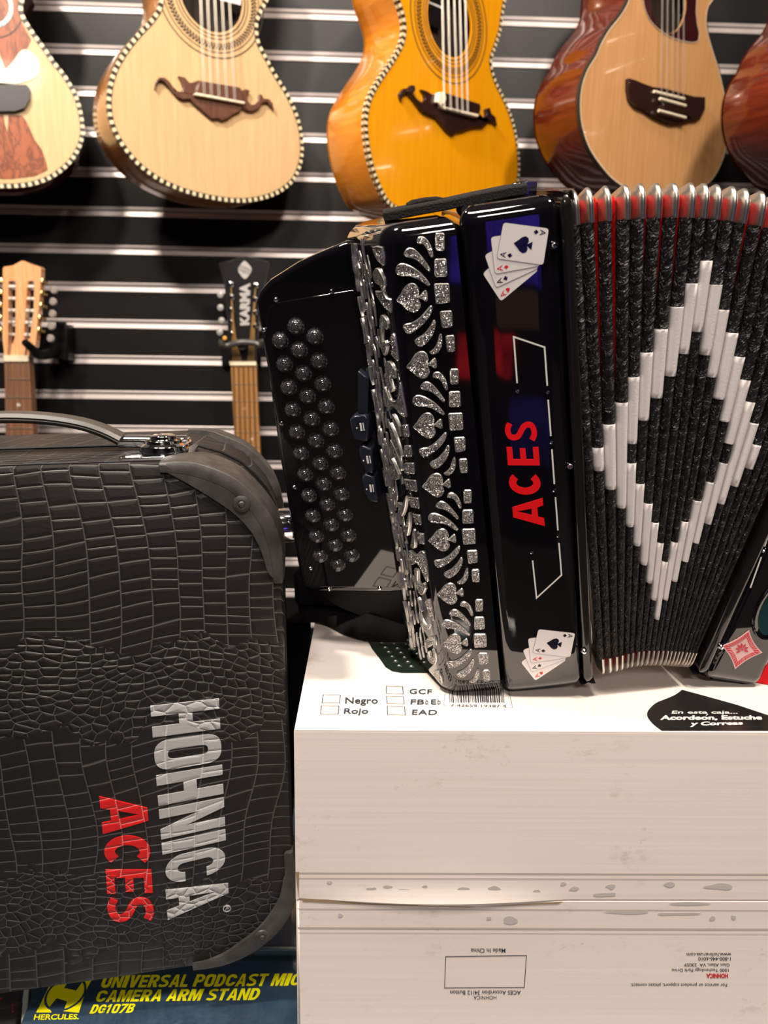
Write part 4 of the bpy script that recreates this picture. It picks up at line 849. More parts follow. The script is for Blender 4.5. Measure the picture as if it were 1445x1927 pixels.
def fold_point(j, kind, q, du, out):
    fr, L = FB[j][0], FB[j][1]
    if kind == 'm': return fr.p(du, q * L, out)
    st = .0075 if kind == 't' else .006; r = RT if kind == 't' else RBt; s = 1 if kind == 't' else -1; y0 = L if kind == 't' else 0
    if q <= 1: return fr.p(du, y0 + s * st * q, out)
    if q <= 2:
        a = (q - 1) * math.pi / 2; return fr.p(du, y0 + s * (st + (r + out) * math.sin(a)), -r + (r + out) * math.cos(a))
    return fr.p(du, y0 + s * (st + r + out) - s * (q - 2) * .0055, -r - (q - 2) * .025)
for j in range(NJ):
    fr, L, pf, bb, tp = FB[j]; ranges = []
    for y0, y1 in WR.get(j, []):
        f = lambda y: (lambda t: t)((yb[j] - y) / (yb[j] - yt[j]))
        def vy(y):
            x = xb[j] + (xt[j] - xb[j]) * (yb[j] - y) / (yb[j] - yt[j]); q = np.array(pf.px(x, y)) - bb; return float(np.linalg.norm(q) / L)
        ranges.append((vy(y1), vy(y0)))
    ts = sorted(set([round(i / 40, 5) for i in range(41)] + [round(t + e, 6) for r in ranges for t in r for e in (-.0004, .0004)]))
    sec = lambda w: [(-w / 2, -.012), (-w / 2, -.0042), (-w * .42, -.0022), (-w * .2, -.0006), (w * .1, 0), (w * .34, -.0003), (w * .48, -.0018), (w / 2, -.005), (w / 2, -.012)]
    rows = []
    for t in ts:
        w = min(.0066, spacing(j, t) * .93); lift = .0004 if any(a <= t <= c for a, c in ranges) else 0
        rows.append([fr.p(a, t * L, n + lift) for a, n in sec(w)])
    mid_w = lambda i, _j: 1 if any(a <= (ts[i] + ts[i + 1]) / 2 <= c for a, c in ranges) else 0
    fo = MB().grid(rows, False, mid_w).build('bellows_fold', [M['bellow_black'], M['bellow_white']], ac, recalc=False, ang=60)
    if ranges: lab(fo, 'black bellows fold with white diamond band')
    # metal corner caps
    for kind in 'tb':
        w = min(.0066, spacing(j, 1 if kind == 't' else 0) * .93); k = w / .0066
        pr = [(-.0026 * k, -.0078), (-.0020 * k, -.0050), (.0002 * k, -.0012), (.0006 * k, -.0002), (.0015 * k, .0004), (.0026 * k, .0003), (.0033 * k, -.0006), (.0034 * k, -.0026), (.0030 * k, -.0040)]
        qs = [-.04, .3, .7, 1] + [1 + i / 8 for i in range(1, 9)] + [2.4, 3]
        rows = [[fold_point(j, kind, q, a, o_) for a, o_ in pr] for q in qs]
        MB().grid(rows).build('corner_cap', M['nickel'], fo, recalc=False, ang=60)
b = MB()
for j in range(-1, NJ):
    rows = []
    seq = [('b', q) for q in (3, 2.4, 2, 1.75, 1.5, 1.25, 1, .5)] + [('m', i / 20) for i in range(21)] + [('t', q) for q in (.5, 1, 1.25, 1.5, 1.75, 2, 2.4, 3)]
    for kind, q in seq:
        t = q if kind == 'm' else (1 if kind == 't' else 0); dp = .020 if kind == 'm' else .011; e = -.0045
        if 0 <= j < NJ - 1:
            wa, wb = (min(.0066, spacing(k, t) * .93) for k in (j, j + 1))
            P = lambda f, o_: fold_point(j, kind, q, wa * .46, o_) * (1 - f) + fold_point(j + 1, kind, q, -wb * .46, o_) * f
            rows.append([P(0, e - .002), P(.12, e), P(.35, e - (dp + e) * .5), P(.5, -dp), P(.65, e - (dp + e) * .5), P(.88, e), P(1, e - .002)])
    if rows: b.grid(rows)
b.build('pleated_lining', M['bellow_red'], ac, recalc=False, ang=80)

# bass side
bo = ACC.p(*ACC.px(1310, 1265, -.017), -.017); BAS0 = facing(bo, rad(4), rad(10)); BAS = BAS0.turn(rad(-11.2))
ru = BAS.px(1480, 870); q2 = BAS.px(1432, 1280)
b = rprism(MB(), BAS, round_poly([(.0065, -.14), (.0065, .0015), (.0045, .0026), (.001, .0026), (-.0005, .001), (-.0005, -.14)], .0014, 4), -.002, .30, .008, 5); b.build('bellows_frame', bpy.data.materials['black_anodised_rail'], ac, ang=40)
b = rprism(MB(), BAS, round_poly([(.007, -.13), (.007, .001), (.0475, .001), (.052, -.13)], .006, 5), -.0065, .295, .011, 6); b.build('bass_case', M['black_gloss'], ac, ang=40)
bt_ = BAS.at(.0012)
b = MB(); z9 = 6.02; Q9 = lambda L: [bt_.px(1300 + x / z9, 980 + y / z9) for x, y in L]
for P in (Q9([(795, 410), (672, 758)]), Q9([(930, 0), (832, 290)])): b.prism(bt_, stroke(P, .00085), 0, .0003, back=False)
b.build('line_work', M['white_ink'], ac, smooth=False)
cb_ = [(345, 1415), (655, 1237), (808, 1492), (497, 1678)]
def concave(L, k, s=1.0):
    c = np.mean(np.array(L, float), 0); out = []
    for i in range(4):
        a, d = np.array(L[i], float), np.array(L[(i + 1) % 4], float)
        for q in range(8):
            t = q / 8; p = a + (d - a) * t; p = p + (c - p) * k * 4 * t * (1 - t); out.append(tuple(c + (p - c) * s))
    return out
b = MB(); b.prism(bt_, Q9(concave(cb_, .12)), 0, .0003, back=False)
b.prism(bt_, Q9(concave(cb_, .12, .90)), .0003, .0004, [Q9(concave(cb_, .12, .62))], m=1, back=False)
C = np.mean(np.array(cb_, float), 0)
for i in range(44):   # leaf hatching of the back print
    a = 2 * math.pi * i / 44; r0, r1 = (.64, .88); u = np.array([math.cos(a), math.sin(a)])
    def rim(s):
        # distance to the concave outline along direction u
        L = concave(cb_, .12, s); best = None
        for p, q in zip(L, L[1:] + L[:1]):
            p = np.array(p) - C; q = np.array(q) - C; den = u[0] * (q - p)[1] - u[1] * (q - p)[0]
            if abs(den) < 1e-9: continue
            t = (p[0] * (q - p)[1] - p[1] * (q - p)[0]) / den; w = (p[0] * u[1] - p[1] * u[0]) / den
            if t > 0 and -.01 <= w <= 1.01: best = t if best is None else max(best, t)
        return C + u * (best or 100)
    b.prism(bt_, stroke(Q9([tuple(rim(.65)), tuple(rim(.87))]), lambda q: .0002 + .0005 * math.sin(math.pi * q)), .0004, .0005, m=0, back=False)
for i in range(7):
    a = rad(150 + i * 38); p0 = C + 20 * np.array([math.cos(a), math.sin(a)]); p1 = C + 75 * np.array([math.cos(a), math.sin(a)])
    b.prism(bt_, stroke(Q9([tuple(p0), tuple((p0 + p1) / 2), tuple(p1)]), lambda q: .0003 + .0014 * math.sin(math.pi * q)), .0004, .0005, m=1, back=False)
b.prism(bt_, Q9([tuple(C + np.array(p)) for p in circle((0, 0), 14, 12)]), .0004, .0005, m=1, back=False)
lab(b.build('card_decal', [mat('decal_pink', (.80, .50, .50), .4), mat('decal_crimson', (.62, .03, .05), .4)], ac, smooth=False), 'crimson patterned card back decal')
c = bt_.px(1325.5 - .8, 1212); c = BAS.px(1353, 1213); MB().lathe(BAS, c, [(0, .0042), (.0012, .0040), (.0019, .0030), (.0021, .0016), (.0017, .0012)], 16).build('screw', M['chrome'], ac)
c = BAS.px(1436, 1037, .001); MB().lathe(BAS, c, [(0, .0022), (.0006, .0022), (.0012, .0014), (.0012, .001)], 8).build('rhinestone', M['chrome'], ac, smooth=False)
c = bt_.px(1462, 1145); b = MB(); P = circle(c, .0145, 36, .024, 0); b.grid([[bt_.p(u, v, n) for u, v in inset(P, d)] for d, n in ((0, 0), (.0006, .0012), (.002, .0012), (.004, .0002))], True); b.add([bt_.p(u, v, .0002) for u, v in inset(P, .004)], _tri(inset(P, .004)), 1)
lab(b.build('bass_oval', [M['black_gloss'], mat('teal_reflection', (.02, .09, .10), .06, .6, coat=1)], ac), 'dark oval with a teal reflection in its colour')  # reflecting hollow of the bass side, its teal reflection put into the oval's colour

# straps of the accordion
b = MB()
def ribbon(C, wid, th, ax):
    """C: centre points, ax: width directions"""
    rows = []
    for i, p in enumerate(C):
        p = np.array(p); w = unit(ax[i] if isinstance(ax, list) else ax); t = unit(np.array(C[min(i + 1, len(C) - 1)]) - np.array(C[max(i - 1, 0)])); n = unit(np.cross(t, w)); h = (wid(i / (len(C) - 1)) if callable(wid) else wid) / 2
        rows.append([p - w * h, p - w * h + n * th, p - w * h * .9 + n * th * 1.25, p + w * h * .9 + n * th * 1.25, p + w * h + n * th, p + w * h])
    return rows
top = []
for x, y, n in ((724, 417, -.050), (735, 414, -.050), (780, 405, -.05), (840, 394, -.05), (900, 381, -.05), (955, 370, -.05), (985, 366, -.05)): top.append(TRE.p(*TRE.px(x, y, n), n))
b.grid(ribbon(top, .030, -.0048, TRE.N), True, 0, True)
lab(b.build('strap', M['strap_leather'], ac, bevel=.0006), 'black leather strap along the top of the accordion')
b = MB(); t2 = [TRE.p(*TRE.px(x, y, -.050), -.050) for x, y in ((772, 399), (780, 394), (800, 390), (822, 388), (836, 391))]
b.grid(ribbon(t2, .026, -.004, TRE.N), True, 0, True); b.build('strap_pad', M['webbing'], ac, bevel=.0006)
b = MB(); q = TRE.px(985, 357, -.06)
BK = Frame(TRE.p(q[0], q[1], -.06), TRE.U, TRE.V)
b.prism(BK, round_poly([(-.010, -.004), (.006, -.004), (.007, .0035), (-.004, .004), (-.010, .0)], .0015), -.012, .006)
b.tube([BK.p(-.014, -.001, -.008), BK.p(-.004, .003, -.006), BK.p(.003, .0028, -.006)], .0014, 8)
lab(b.build('buckle', M['chrome'], ac, bevel=.0008), 'chrome strap buckle')
# shoulder strap trailing over the carton and down beside it
lo = [(786, 1205), (760, 1208), (730, 1208), (692, 1207), (654, 1197), (617, 1179), (592, 1172), (566, 1172)]; hi = [(790, 1176), (765, 1174), (735, 1168), (700, 1158), (677, 1150), (640, 1138), (592, 1132), (560, 1134)]
rowA, rowB = [], []
for k, ((x0, y0), (x1, y1)) in enumerate(zip(lo, hi)):
    p = hit(x0, y0, V3(0, 0, ZT + .0015), UPZ) if k < 6 else hit(x0, y0, V3(0, rowA[-1][1] + .006, 0), V3(0, 1, 0)); rowA.append(p); rowB.append(hit(x1, y1, V3(0, p[1] + .012, 0), V3(0, 1, 0)))
def dens(R): return [np.array(p) for p in smooth_poly([tuple(r) for r in R], 4, False)]
rA, rB = dens(rowA), dens(rowB); b = MB(); th = V3(0, .0018, 0)
b.grid([[a, a * .5 + c * .5 + V3(0, -.002, 0), c, c + th, a * .5 + c * .5 + th - V3(0, .002, 0), a + th] for a, c in zip(rA, rB)], True, 0, True)
lab(b.build('shoulder_strap', M['webbing'], ac), 'black webbing strap lying over the carton')
hang = [hit(x, y, V3(0, yy, 0), V3(0, 1, 0)) for x, y, yy in ((590, 1150, .60), (565, 1150, .60), (552, 1165, .595), (550, 1200, .59), (549, 1260, .585), (548, 1330, .58), (548, 1420, .575), (548, 1500, .57))]
hang = [np.array(p) for p in smooth_poly([tuple(p) for p in hang], 3, False)]
b = MB(); b.grid(ribbon(hang, .05, .002, V3(.45, .9, 0)), True, 0, True); lab(b.build('shoulder_strap', M['webbing'], ac), 'black strap hanging down beside the carton')
# lower rear strap block seen under the keyboard
b = MB(); K4 = KB.at(-.035)
b.prism(K4, K4.pts([(600, 1100), (735, 1095), (800, 1110), (805, 1185), (760, 1180), (700, 1168), (640, 1145), (605, 1125)]), -.02, 0); b.build('lower_flap', M['black_plastic'], ac, bevel=.002)
b = MB(); K5 = KB.at(-.045); b.prism(K5, K5.pts([(550, 1085), (575, 1050), (620, 1060), (700, 1100), (690, 1150), (600, 1140), (552, 1140)]), -.03, 0); b.build('rear_flap', M['webbing'], ac, bevel=.004)

# ------------------------------------------------------------------ instruments on the wall
def resample(P, step):
    P = [np.array(p, float) for p in P] + [np.array(P[0], float)]; seg = [np.linalg.norm(b - a) for a, b in zip(P, P[1:])]; T = sum(seg); n = max(8, int(round(T / step / 2)) * 2); out = []; i = 0; acc = 0
    for k in range(n):
        d = T * k / n
        while acc + seg[i] < d: acc += seg[i]; i += 1
        out.append(tuple(P[i] + (P[i + 1] - P[i]) * (d - acc) / seg[i]))
    return out
def hung_guitar(name, label, anchor, yaw, out_px, hole, rings, top, side, depth=.10, rope=True, step=.0062, bw=.0068, bindm=None, group='guitars hanging on the slatted wall', neck=None):
    ax, ay, dist = anchor; P0 = hit(ax, ay, WALL.p(0, 0, dist), WALL.N); F = facing(P0, yaw); g = thing(name, F.p(0, 0, -depth / 2), label, 'guitar', group)
    P = smooth_poly([F.px(x, y) for x, y in out_px], 4); P = resample(P, step)
    hc = F.px(*hole[0]); HP = circle(hc, hole[1], 40)
    b = MB(); n = len(P); b.prism(F, P, -.003, 0, [HP], back=False); b.build('soundboard', top, g, smooth=False)
    b = MB(); Q = inset(P, .002); b.grid([[F.p(u, v, nn) for u, v in X] for nn, X in ((-.002, inset(P, .0005)), (-.02, P), (-depth * .5, P), (-depth + .006, P), (-depth, inset(P, .004)))], True); b.add([F.p(u, v, -depth - .004) for u, v in inset(P, .004)], _tri(inset(P, .004)))
    b.build('body', [side], g, ang=50)
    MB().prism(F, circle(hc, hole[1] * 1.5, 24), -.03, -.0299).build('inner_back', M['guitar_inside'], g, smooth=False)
    b = MB(); I = inset(P, bw)
    if rope:
        for i in range(n):
            j = (i + 1) % n; m_ = i % 2; sk = (i + 2) % n; sk2 = (i + 3) % n; h = .0012 if m_ == 0 else .0004
            O = inset([P[i - 1], P[i], P[j], P[sk]], -.0008)
            for a in (0,):
                b.add([F.p(*P[i], h), F.p(*P[j], h), F.p(*I[j], h), F.p(*I[i], h), F.p(*P[i], -.007), F.p(*P[j], -.007)], [(0, 1, 2, 3), (0, 4, 5, 1)], m_)
        I2 = inset(P, bw + .0012); b.add([F.p(*p, .0006) for p in I] + [F.p(*p, .0006) for p in I2], [(i, (i + 1) % n, n + (i + 1) % n, n + i) for i in range(n)], 1)
        b.build('rope_binding', [M['ivory'], M['bind_dark']], g, recalc=False, smooth=False)
    else:
        b.add([F.p(*p, .0006) for p in P] + [F.p(*p, .0006) for p in inset(P, .003)] + [F.p(*p, .0006) for p in inset(P, .0045)] + [F.p(*p, -.006) for p in inset(P, -.0003)], [(i, (i + 1) % n, n + (i + 1) % n, n + i) for i in range(n)] + [(n + i, n + (i + 1) % n, 2 * n + (i + 1) % n, 2 * n + i) for i in range(n)] + [(i, (i + 1) % n, 3 * n + (i + 1) % n, 3 * n + i) for i in range(n)], [1] * n + [0] * n + [1] * n)
        b.build('edge_binding', [M['bone'], M['bind_dark']], g, recalc=False)
    if rings:
        b = MB()
        for r0, r1, m_ in rings:
            if m_ == 2:
                k = 84
                for i in range(k):
                    a0, a1 = 2 * math.pi * i / k, 2 * math.pi * (i + .55) / k; mm = (r0 + r1) / 2
                    for ra, rb, s in ((r0, mm, .5), (mm, r1, -.5)):
                        d = 2 * math.pi / k * s
                        pt = lambda r, a: (hc[0] + r * math.cos(a), hc[1] + r * math.sin(a))
                        b.sheet(F, [pt(ra, a0 + (d if s < 0 else 0) * 0), pt(ra, a1), pt(rb, a1 + d), pt(rb, a0 + d)], .0007, m=1)
            else: b.prism(F, circle(hc, r1, 56), 0, .0004 + .0001 * m_, [circle(hc, r0, 56)], m=m_, back=False)
        b.build('rosette', [M['ivory'], M['bind_dark']], g, smooth=False, recalc=False)
    if neck:
        (nx, ny), w, col = neck; c = F.px(nx, ny); b = MB(); b.box(F, c[0] - w / 2, c[0] + w / 2, c[1], c[1] + .36, -.02, .007); b.build('neck', col, g, bevel=.004)
    return g, F
def add_bridge(g, F, poly, m, th=.008, name='bridge'):
    b = MB(); b.prism(F, F.pts(poly), -.001, th); return b.build(name, m, g, bevel=.0022, seg=3)
def add_strings(g, F, bot, top, n=.011, r=.0005, m='string', split=.0016):
    for (x0, y0), (x1, y1) in zip(bot, top):
        a = F.px(x0, y0, n); c = F.px(x1, y1, n)
        for s in (-1, 1): MB().tube([F.p(a[0] + s * split, a[1], n), F.p(c[0] + s * split, c[1], n)], r, 5).build('string', M[m], g)
# 1 pale natural one
o2 = [(505, 0), (492, 25), (485, 48), (488, 78), (501, 105), (520, 140), (540, 172), (556, 205), (567, 240), (571, 280), (566, 315), (550, 345), (520, 367), (480, 379), (440, 381), (390, 374), (345, 362), (300, 342), (262, 315), (235, 285), (216, 255), (205, 225), (201, 190), (205, 155), (215, 125), (232, 95), (255, 65), (282, 36), (298, 10), (300, -25), (294, -70), (300, -120), (335, -165), (395, -185), (455, -175), (500, -140), (518, -90), (516, -40)]
g, F = hung_guitar('acoustic_guitar', 'pale natural spruce twelve string with dark brown moustache bridge on the slatted wall', (400, 180, .20), rad(34), o2, ((398, -9), .058), [(.062, .064, 1), (.068, .0695, 1), (.075, .086, 2), (.0895, .091, 1), (.098, .1, 1)], M['spruce'], M['spruce_side'], neck=((412, -100), .055, M['fret_wood']))
s_ = 4.817
add_bridge(g, F, Z([(140, 815), (148, 745), (180, 710), (225, 712), (265, 740), (300, 790), (345, 838), (385, 840), (398, 800), (380, 740), (352, 697), (410, 712), (448, 755), (470, 760), (530, 738), (900, 800), (925, 830), (960, 815), (1000, 830), (975, 870), (975, 920), (1010, 960), (1050, 950), (1075, 920), (1085, 860), (1110, 870), (1120, 900), (1170, 905), (1205, 945), (1215, 1015), (1190, 970), (1150, 930), (1110, 940), (1080, 990), (1030, 1015), (970, 1010), (930, 985), (905, 1020), (860, 1035), (800, 1080), (745, 1100), (715, 1080), (650, 1080), (590, 1030), (545, 990), (480, 935), (460, 905), (400, 910), (350, 890), (300, 840), (260, 790), (220, 745), (185, 735), (155, 770)], s_, 260, 0), M['walnut'])
add_bridge(g, F, Z([(545, 750), (905, 812), (935, 945), (495, 875), (510, 790)], s_, 260, 0), M['walnut'], .014, 'tie_block')
add_bridge(g, F, Z([(480, 868), (500, 858), (938, 940), (936, 962), (488, 882)], s_, 260, 0), M['bone'], .0155, 'saddle')
add_strings(g, F, Z([(600, 870), (665, 880), (735, 892), (805, 903), (878, 915)], s_, 260, 0), [(371, -170), (384, -165), (397, -161), (410, -157), (423, -153)], .016)
b = MB(); b.sheet(F, F.pts([(400, -40), (458, -40), (453, 10), (414, 0)], .002), .002); lab(b.build('price_card', mat('pink_white_card', (.72, .66, .70), .5), g, smooth=False), 'pale card tucked under the strings')
# 2 amber one
o3 = [(951, 0), (946, 30), (942, 60), (932, 92), (925, 116), (932, 148), (946, 178), (960, 210), (970, 245), (977, 290), (977, 330), (969, 368), (950, 396), (915, 412), (870, 418), (815, 416), (765, 404), (730, 385), (710, 350), (696, 310), (688, 270), (685, 230), (690, 192), (703, 162), (722, 132), (742, 102), (755, 75), (758, 45), (750, 12), (738, -25), (735, -75), (752, -125), (795, -160), (850, -170), (905, -150), (942, -110), (958, -60)]
g, F = hung_guitar('acoustic_guitar', 'amber yellow guitar with rope binding and carved dark bridge behind the accordion', (840, 230, .22), rad(43), o3, ((847, 39), .057), [(.061, .063, 1), (.067, .0685, 1), (.073, .085, 2), (.0885, .090, 1), (.098, .1, 1)], M['amber'], M['amber_side'], step=.0052, neck=((850, -90), .055, M['ebony']))
s_ = 4.516
add_bridge(g, F, Z([(315, 855), (305, 800), (335, 760), (385, 755), (395, 730), (430, 735), (435, 780), (410, 800), (450, 850), (490, 880), (520, 850), (515, 800), (485, 765), (540, 785), (585, 815), (620, 790), (655, 800), (940, 890), (970, 910), (970, 960), (1010, 1005), (1040, 985), (1035, 930), (1065, 920), (1080, 970), (1115, 1000), (1130, 1080), (1100, 1040), (1060, 1030), (1010, 1080), (950, 1080), (900, 1090), (850, 1110), (790, 1120), (750, 1150), (700, 1110), (640, 1040), (610, 1000), (560, 980), (510, 960), (470, 920), (420, 850), (370, 790), (335, 800), (330, 840)], s_, 680, 0), M['ebony'])
add_bridge(g, F, Z([(600, 800), (655, 798), (960, 895), (965, 940), (950, 1000), (660, 935), (590, 900)], s_, 680, 0), M['ebony'], .015, 'tie_block')
add_bridge(g, F, Z([(590, 880), (600, 800), (655, 795), (665, 850), (650, 920), (945, 985), (935, 1012), (625, 930)], s_, 680, 0), M['bone'], .017, 'saddle')
add_strings(g, F, Z([(705, 930), (760, 940), (815, 955), (860, 965), (905, 975)], s_, 680, 0), [(829, -170), (839, -166), (850, -162), (861, -158), (872, -155)], .017)
b = MB(); b.box(F, *sorted((F.px(812, 10)[0], F.px(845, 10)[0])), F.px(812, 36)[1], F.px(812, -40)[1], -.028, -.02); b.box(F, *sorted((F.px(819, 10)[0], F.px(846, 10)[0])), F.px(830, 3)[1], F.px(830, -1)[1], -.0199, -.0195, m=1)
lab(b.build('pickup_box', [M['black_plastic'], M['white_ink']], g, smooth=False), 'black preamp box inside the sound hole')
# 3 cedar and mahogany one, and its neighbour at the edge
o4 = [(1343, 0), (1334, 14), (1330, 38), (1333, 62), (1343, 97), (1352, 125), (1360, 158), (1366, 190), (1370, 235), (1367, 280), (1352, 322), (1330, 350), (1290, 368), (1240, 374), (1200, 368), (1158, 345), (1131, 317), (1107, 281), (1093, 240), (1089, 205), (1090, 175), (1095, 150), (1105, 125), (1120, 101), (1129, 79), (1145, 52), (1165, 27), (1180, 0), (1184, -35), (1188, -85), (1215, -130), (1262, -150), (1315, -140), (1350, -100), (1358, -55)]
def cedar(dx, label, full=True, dist=.235):
    g, F = hung_guitar('acoustic_guitar', label, (1230 + dx, 200, dist), rad(35), [(x + dx, y) for x, y in o4], ((1258 + dx, 2), .050), [(.0515, .0525, 0)], M['cedar'], M['mahogany'], rope=False, depth=.105, neck=((1262 + dx, -90), .055, M['mahogany']))
    s_ = 4.446
    if full:
        b = MB(); ho = circle(F.px(1258, 2), .0508, 40)
        pg = smooth_poly(Z([(395, 0), (410, 80), (450, 170), (520, 245), (620, 310), (720, 345), (800, 360)], s_, 1120, 0), 2, False) + Z([(835, 358), (860, 340), (868, 280), (850, 200), (840, 100), (845, 0), (850, -120), (800, -220), (700, -260), (560, -250), (440, -160)], s_, 1120, 0)
        b.prism(F, F.pts(pg), 0, .0012, [ho], back=False); b.prism(F, F.pts(pg), .0012, .0014, [inset(F.pts(pg), .0008)], m=1, back=False); lab(b.build('pickguard', [mat('dark_red_pickguard', (.035, .006, .008), .2, coat=.5), M['bone']], g, smooth=False), 'dark red pickguard')
        add_bridge(g, F, Z([(250, 662), (310, 680), (380, 710), (450, 735), (540, 745), (740, 800), (800, 815), (890, 820), (888, 920), (865, 975), (820, 1005), (760, 1012), (690, 1035), (600, 1040), (520, 1010), (450, 975), (380, 925), (300, 890), (260, 840), (248, 760)], s_, 1120, 0), M['ebony'])
        add_bridge(g, F, Z([(520, 850), (760, 905), (755, 985), (510, 925)], s_, 1120, 0), M['ebony'], .014, 'tie_block')
        b = MB(); 
        for L, n in (([(490, 765), (745, 828)], .010), ([(540, 825), (755, 885)], .015), ([(530, 925), (755, 985)], .015)): b.tube([F.p(*F.px(x, y, n), n) for x, y in Z(L, s_, 1120, 0)], .0024, 8)
        b.build('saddle', M['bone'], g)
        add_strings(g, F, Z([(555, 800), (600, 812), (650, 822), (695, 832), (738, 842)], s_, 1120, 0), [(1247, -160), (1257, -158), (1267, -156), (1277, -154), (1287, -152)], .013, .0004, split=.0012)
    return g
cedar(0, 'cedar topped guitar with mahogany sides and plain dark bridge on the slatted wall'); cedar(383, 'mahogany sided guitar cut off at the edge beside the cedar topped one', False, .29)
# 4 rosewood inlaid one at the left
o1 = [(46, 0), (43, 20), (51, 39), (69, 67), (87, 91), (104, 116), (122, 138), (138, 164), (149, 188), (157, 222), (159, 250), (153, 277), (138, 303), (118, 323), (95, 338), (69, 348), (39, 353), (0, 354), (-60, 350), (-110, 335), (-145, 300), (-160, 250), (-150, 195), (-120, 140), (-85, 90), (-62, 50), (-58, 0), (-75, -50), (-60, -120), (0, -165), (60, -120), (62, -40)]
g, F = hung_guitar('acoustic_guitar', 'guitar with rosewood and pale wood inlaid top beside the pale natural twelve string', (0, 180, .19), rad(19), o1, ((-22, 5), .032), None, wood('pale_inlaid_top', (.56, .39, .18), (.66, .48, .26), .4, .1), M['mahogany'], depth=.09, neck=((-12, -60), .055, M['fret_wood']))
s_ = 5.072
b = MB(); b.sheet(F, F.pts(Z([(-300, 1100), (210, 1100), (260, 1170), (330, 1330), (400, 1430), (440, 1540), (458, 1625), (330, 1685), (100, 1712), (-300, 1700)], s_, 0, 0)), .0004)
b.sheet(F, F.pts(Z([(185, 0), (180, 100), (215, 230), (300, 380), (270, 450), (230, 500), (120, 600), (60, 650), (-100, 690), (-200, 600), (-250, 300), (-200, 0), (-200, -200), (185, -200)], s_, 0, 0)), .0004)
lab(b.build('rosewood_inlay', M['rose'], g, smooth=False), 'figured rosewood panels of the top')
b = MB(); b.sheet(F, F.pts(Z([(35, 1095), (80, 1095), (75, 1200), (72, 1260), (50, 1190)], s_, 0, 0)), .0006); b.build('pale_sliver', M['spruce'], g, smooth=False); b = MB(); b.sheet(F, F.pts(Z([(-20, 450), (0, 520), (35, 630), (50, 660), (-20, 680)], s_, 0, 0)), .0006); b.build('pale_sliver', M['spruce'], g, smooth=False)
add_bridge(g, F, smooth_poly(Z([(-300, 700), (0, 665), (60, 655), (130, 580), (185, 500), (235, 472), (300, 500), (350, 540), (378, 600), (382, 680), (350, 735), (280, 775), (180, 800), (80, 815), (-300, 815)], s_, 0, 0), 2), mat('mother_of_pearl', (.80, .74, .60), .4), .0012, 'pearl_plate')
add_bridge(g, F, round_poly(Z([(-360, 822), (255, 822), (292, 860), (285, 960), (240, 1040), (150, 1072), (-360, 1075)], s_, 0, 0), .006, 4), mat('satin_bridge', (.03, .03, .032), .28), .009)
b = MB(); hc = F.px(-22, 5); b.prism(F, circle(hc, .056, 48), 0, .001, [circle(hc, .054, 48)], m=1, back=False); b.prism(F, circle(hc, .040, 48), 0, .001, [circle(hc, .033, 48)], back=False); b.build('rosette', [M['abalone'], M['bind_dark']], g, smooth=False)

# headstocks of two instruments standing low on the wall
def tube_strings(g, F, pairs, n, r, m, name='string'):
    for a, c in pairs:
        A_, C_ = F.px(*a, n), F.px(*c, n); MB().tube([F.p(*A_, n), F.p(*C_, n)], r, 5).build(name, M[m], g)
s5 = 5.354; H1 = facing(hit(30, 650, WALL.p(0, 0, .13), WALL.N), rad(-4)); g = thing('acoustic_guitar', H1.p(0, -.2, -.01), 'guitar with glossy orange slotted headstock above the case handle', 'guitar', 'guitars held low on the wall')
z5 = lambda L: Z(L, s5, 0, 470)
hd = H1.pts(z5([(28, 190), (40, 172), (130, 158), (215, 112), (235, 110), (300, 140), (395, 172), (412, 190), (405, 400), (385, 650), (365, 880), (352, 985), (325, 990), (302, 1010), (290, 1075), (42, 1075), (40, 1010), (25, 900), (30, 500)]))
slots = [round_poly(H1.pts(z5(L)), .004, 4) for L in ([(82, 312), (158, 312), (155, 860), (125, 960), (80, 960)], [(278, 312), (345, 312), (340, 600), (300, 900), (235, 900), (255, 600)])]
b = MB().prism(H1, hd, -.016, 0, [slots[0], slots[1]]); b.build('headstock', M['head_wood'], g, bevel=.0012)
b = MB()
for L, y0 in ((z5([(120, 372), (118, 492), (115, 612), (112, 730), (112, 855)]), 0), (z5([(318, 372), (314, 495), (302, 615), (292, 735), (272, 857)]), 0)):
    for x, y in L: c = H1.px(x, y, -.005); b.tube([H1.p(c[0] - .009, c[1], -.005), H1.p(c[0] + .009, c[1], -.005)], .0034, 8)
b.build('roller', M['pearl'], g)
for x, y in z5([(425, 315), (415, 435), (410, 560), (400, 685), (390, 810), (15, 315), (12, 435), (8, 560), (5, 685), (5, 810)]):
    sgn = 1 if x > 40 else -1; c = H1.px(x, y, -.008); o = MB().lathe(Frame(H1.p(*c, -.008), H1.U, -H1.N), (0, 0), [(0, .006), (.004, .0055), (.0055, .002), (.0055, -.004)], 14).tube([H1.p(*c, -.008), H1.p(c[0] + sgn * .011, c[1] - .004, -.012)], .003, 8).build('tuner', M['gold'], g)
    MB().lathe(Frame(H1.p(c[0] + sgn * .016, c[1] - .016, -.022), H1.U, H1.V), (0, 0), [(0, .004), (.006, .0035), (.008, .001), (.008, -.001), (.006, -.0035), (0, -.004)], 16).build('tuner_button', M['tuner_pearl'], o)
nk = H1.pts([(8.5, 672), (54, 672), (60, 776), (63, 813), (69, 900), (12, 900)])
MB().prism(H1, nk, -.02, .001).build('neck', M['fret_wood'], g, bevel=.001)
MB().prism(H1, H1.pts([(8, 669), (55, 669), (55, 680), (9, 680)]), -.002, .0045).build('nut', M['bone'], g, bevel=.001)
b = MB()
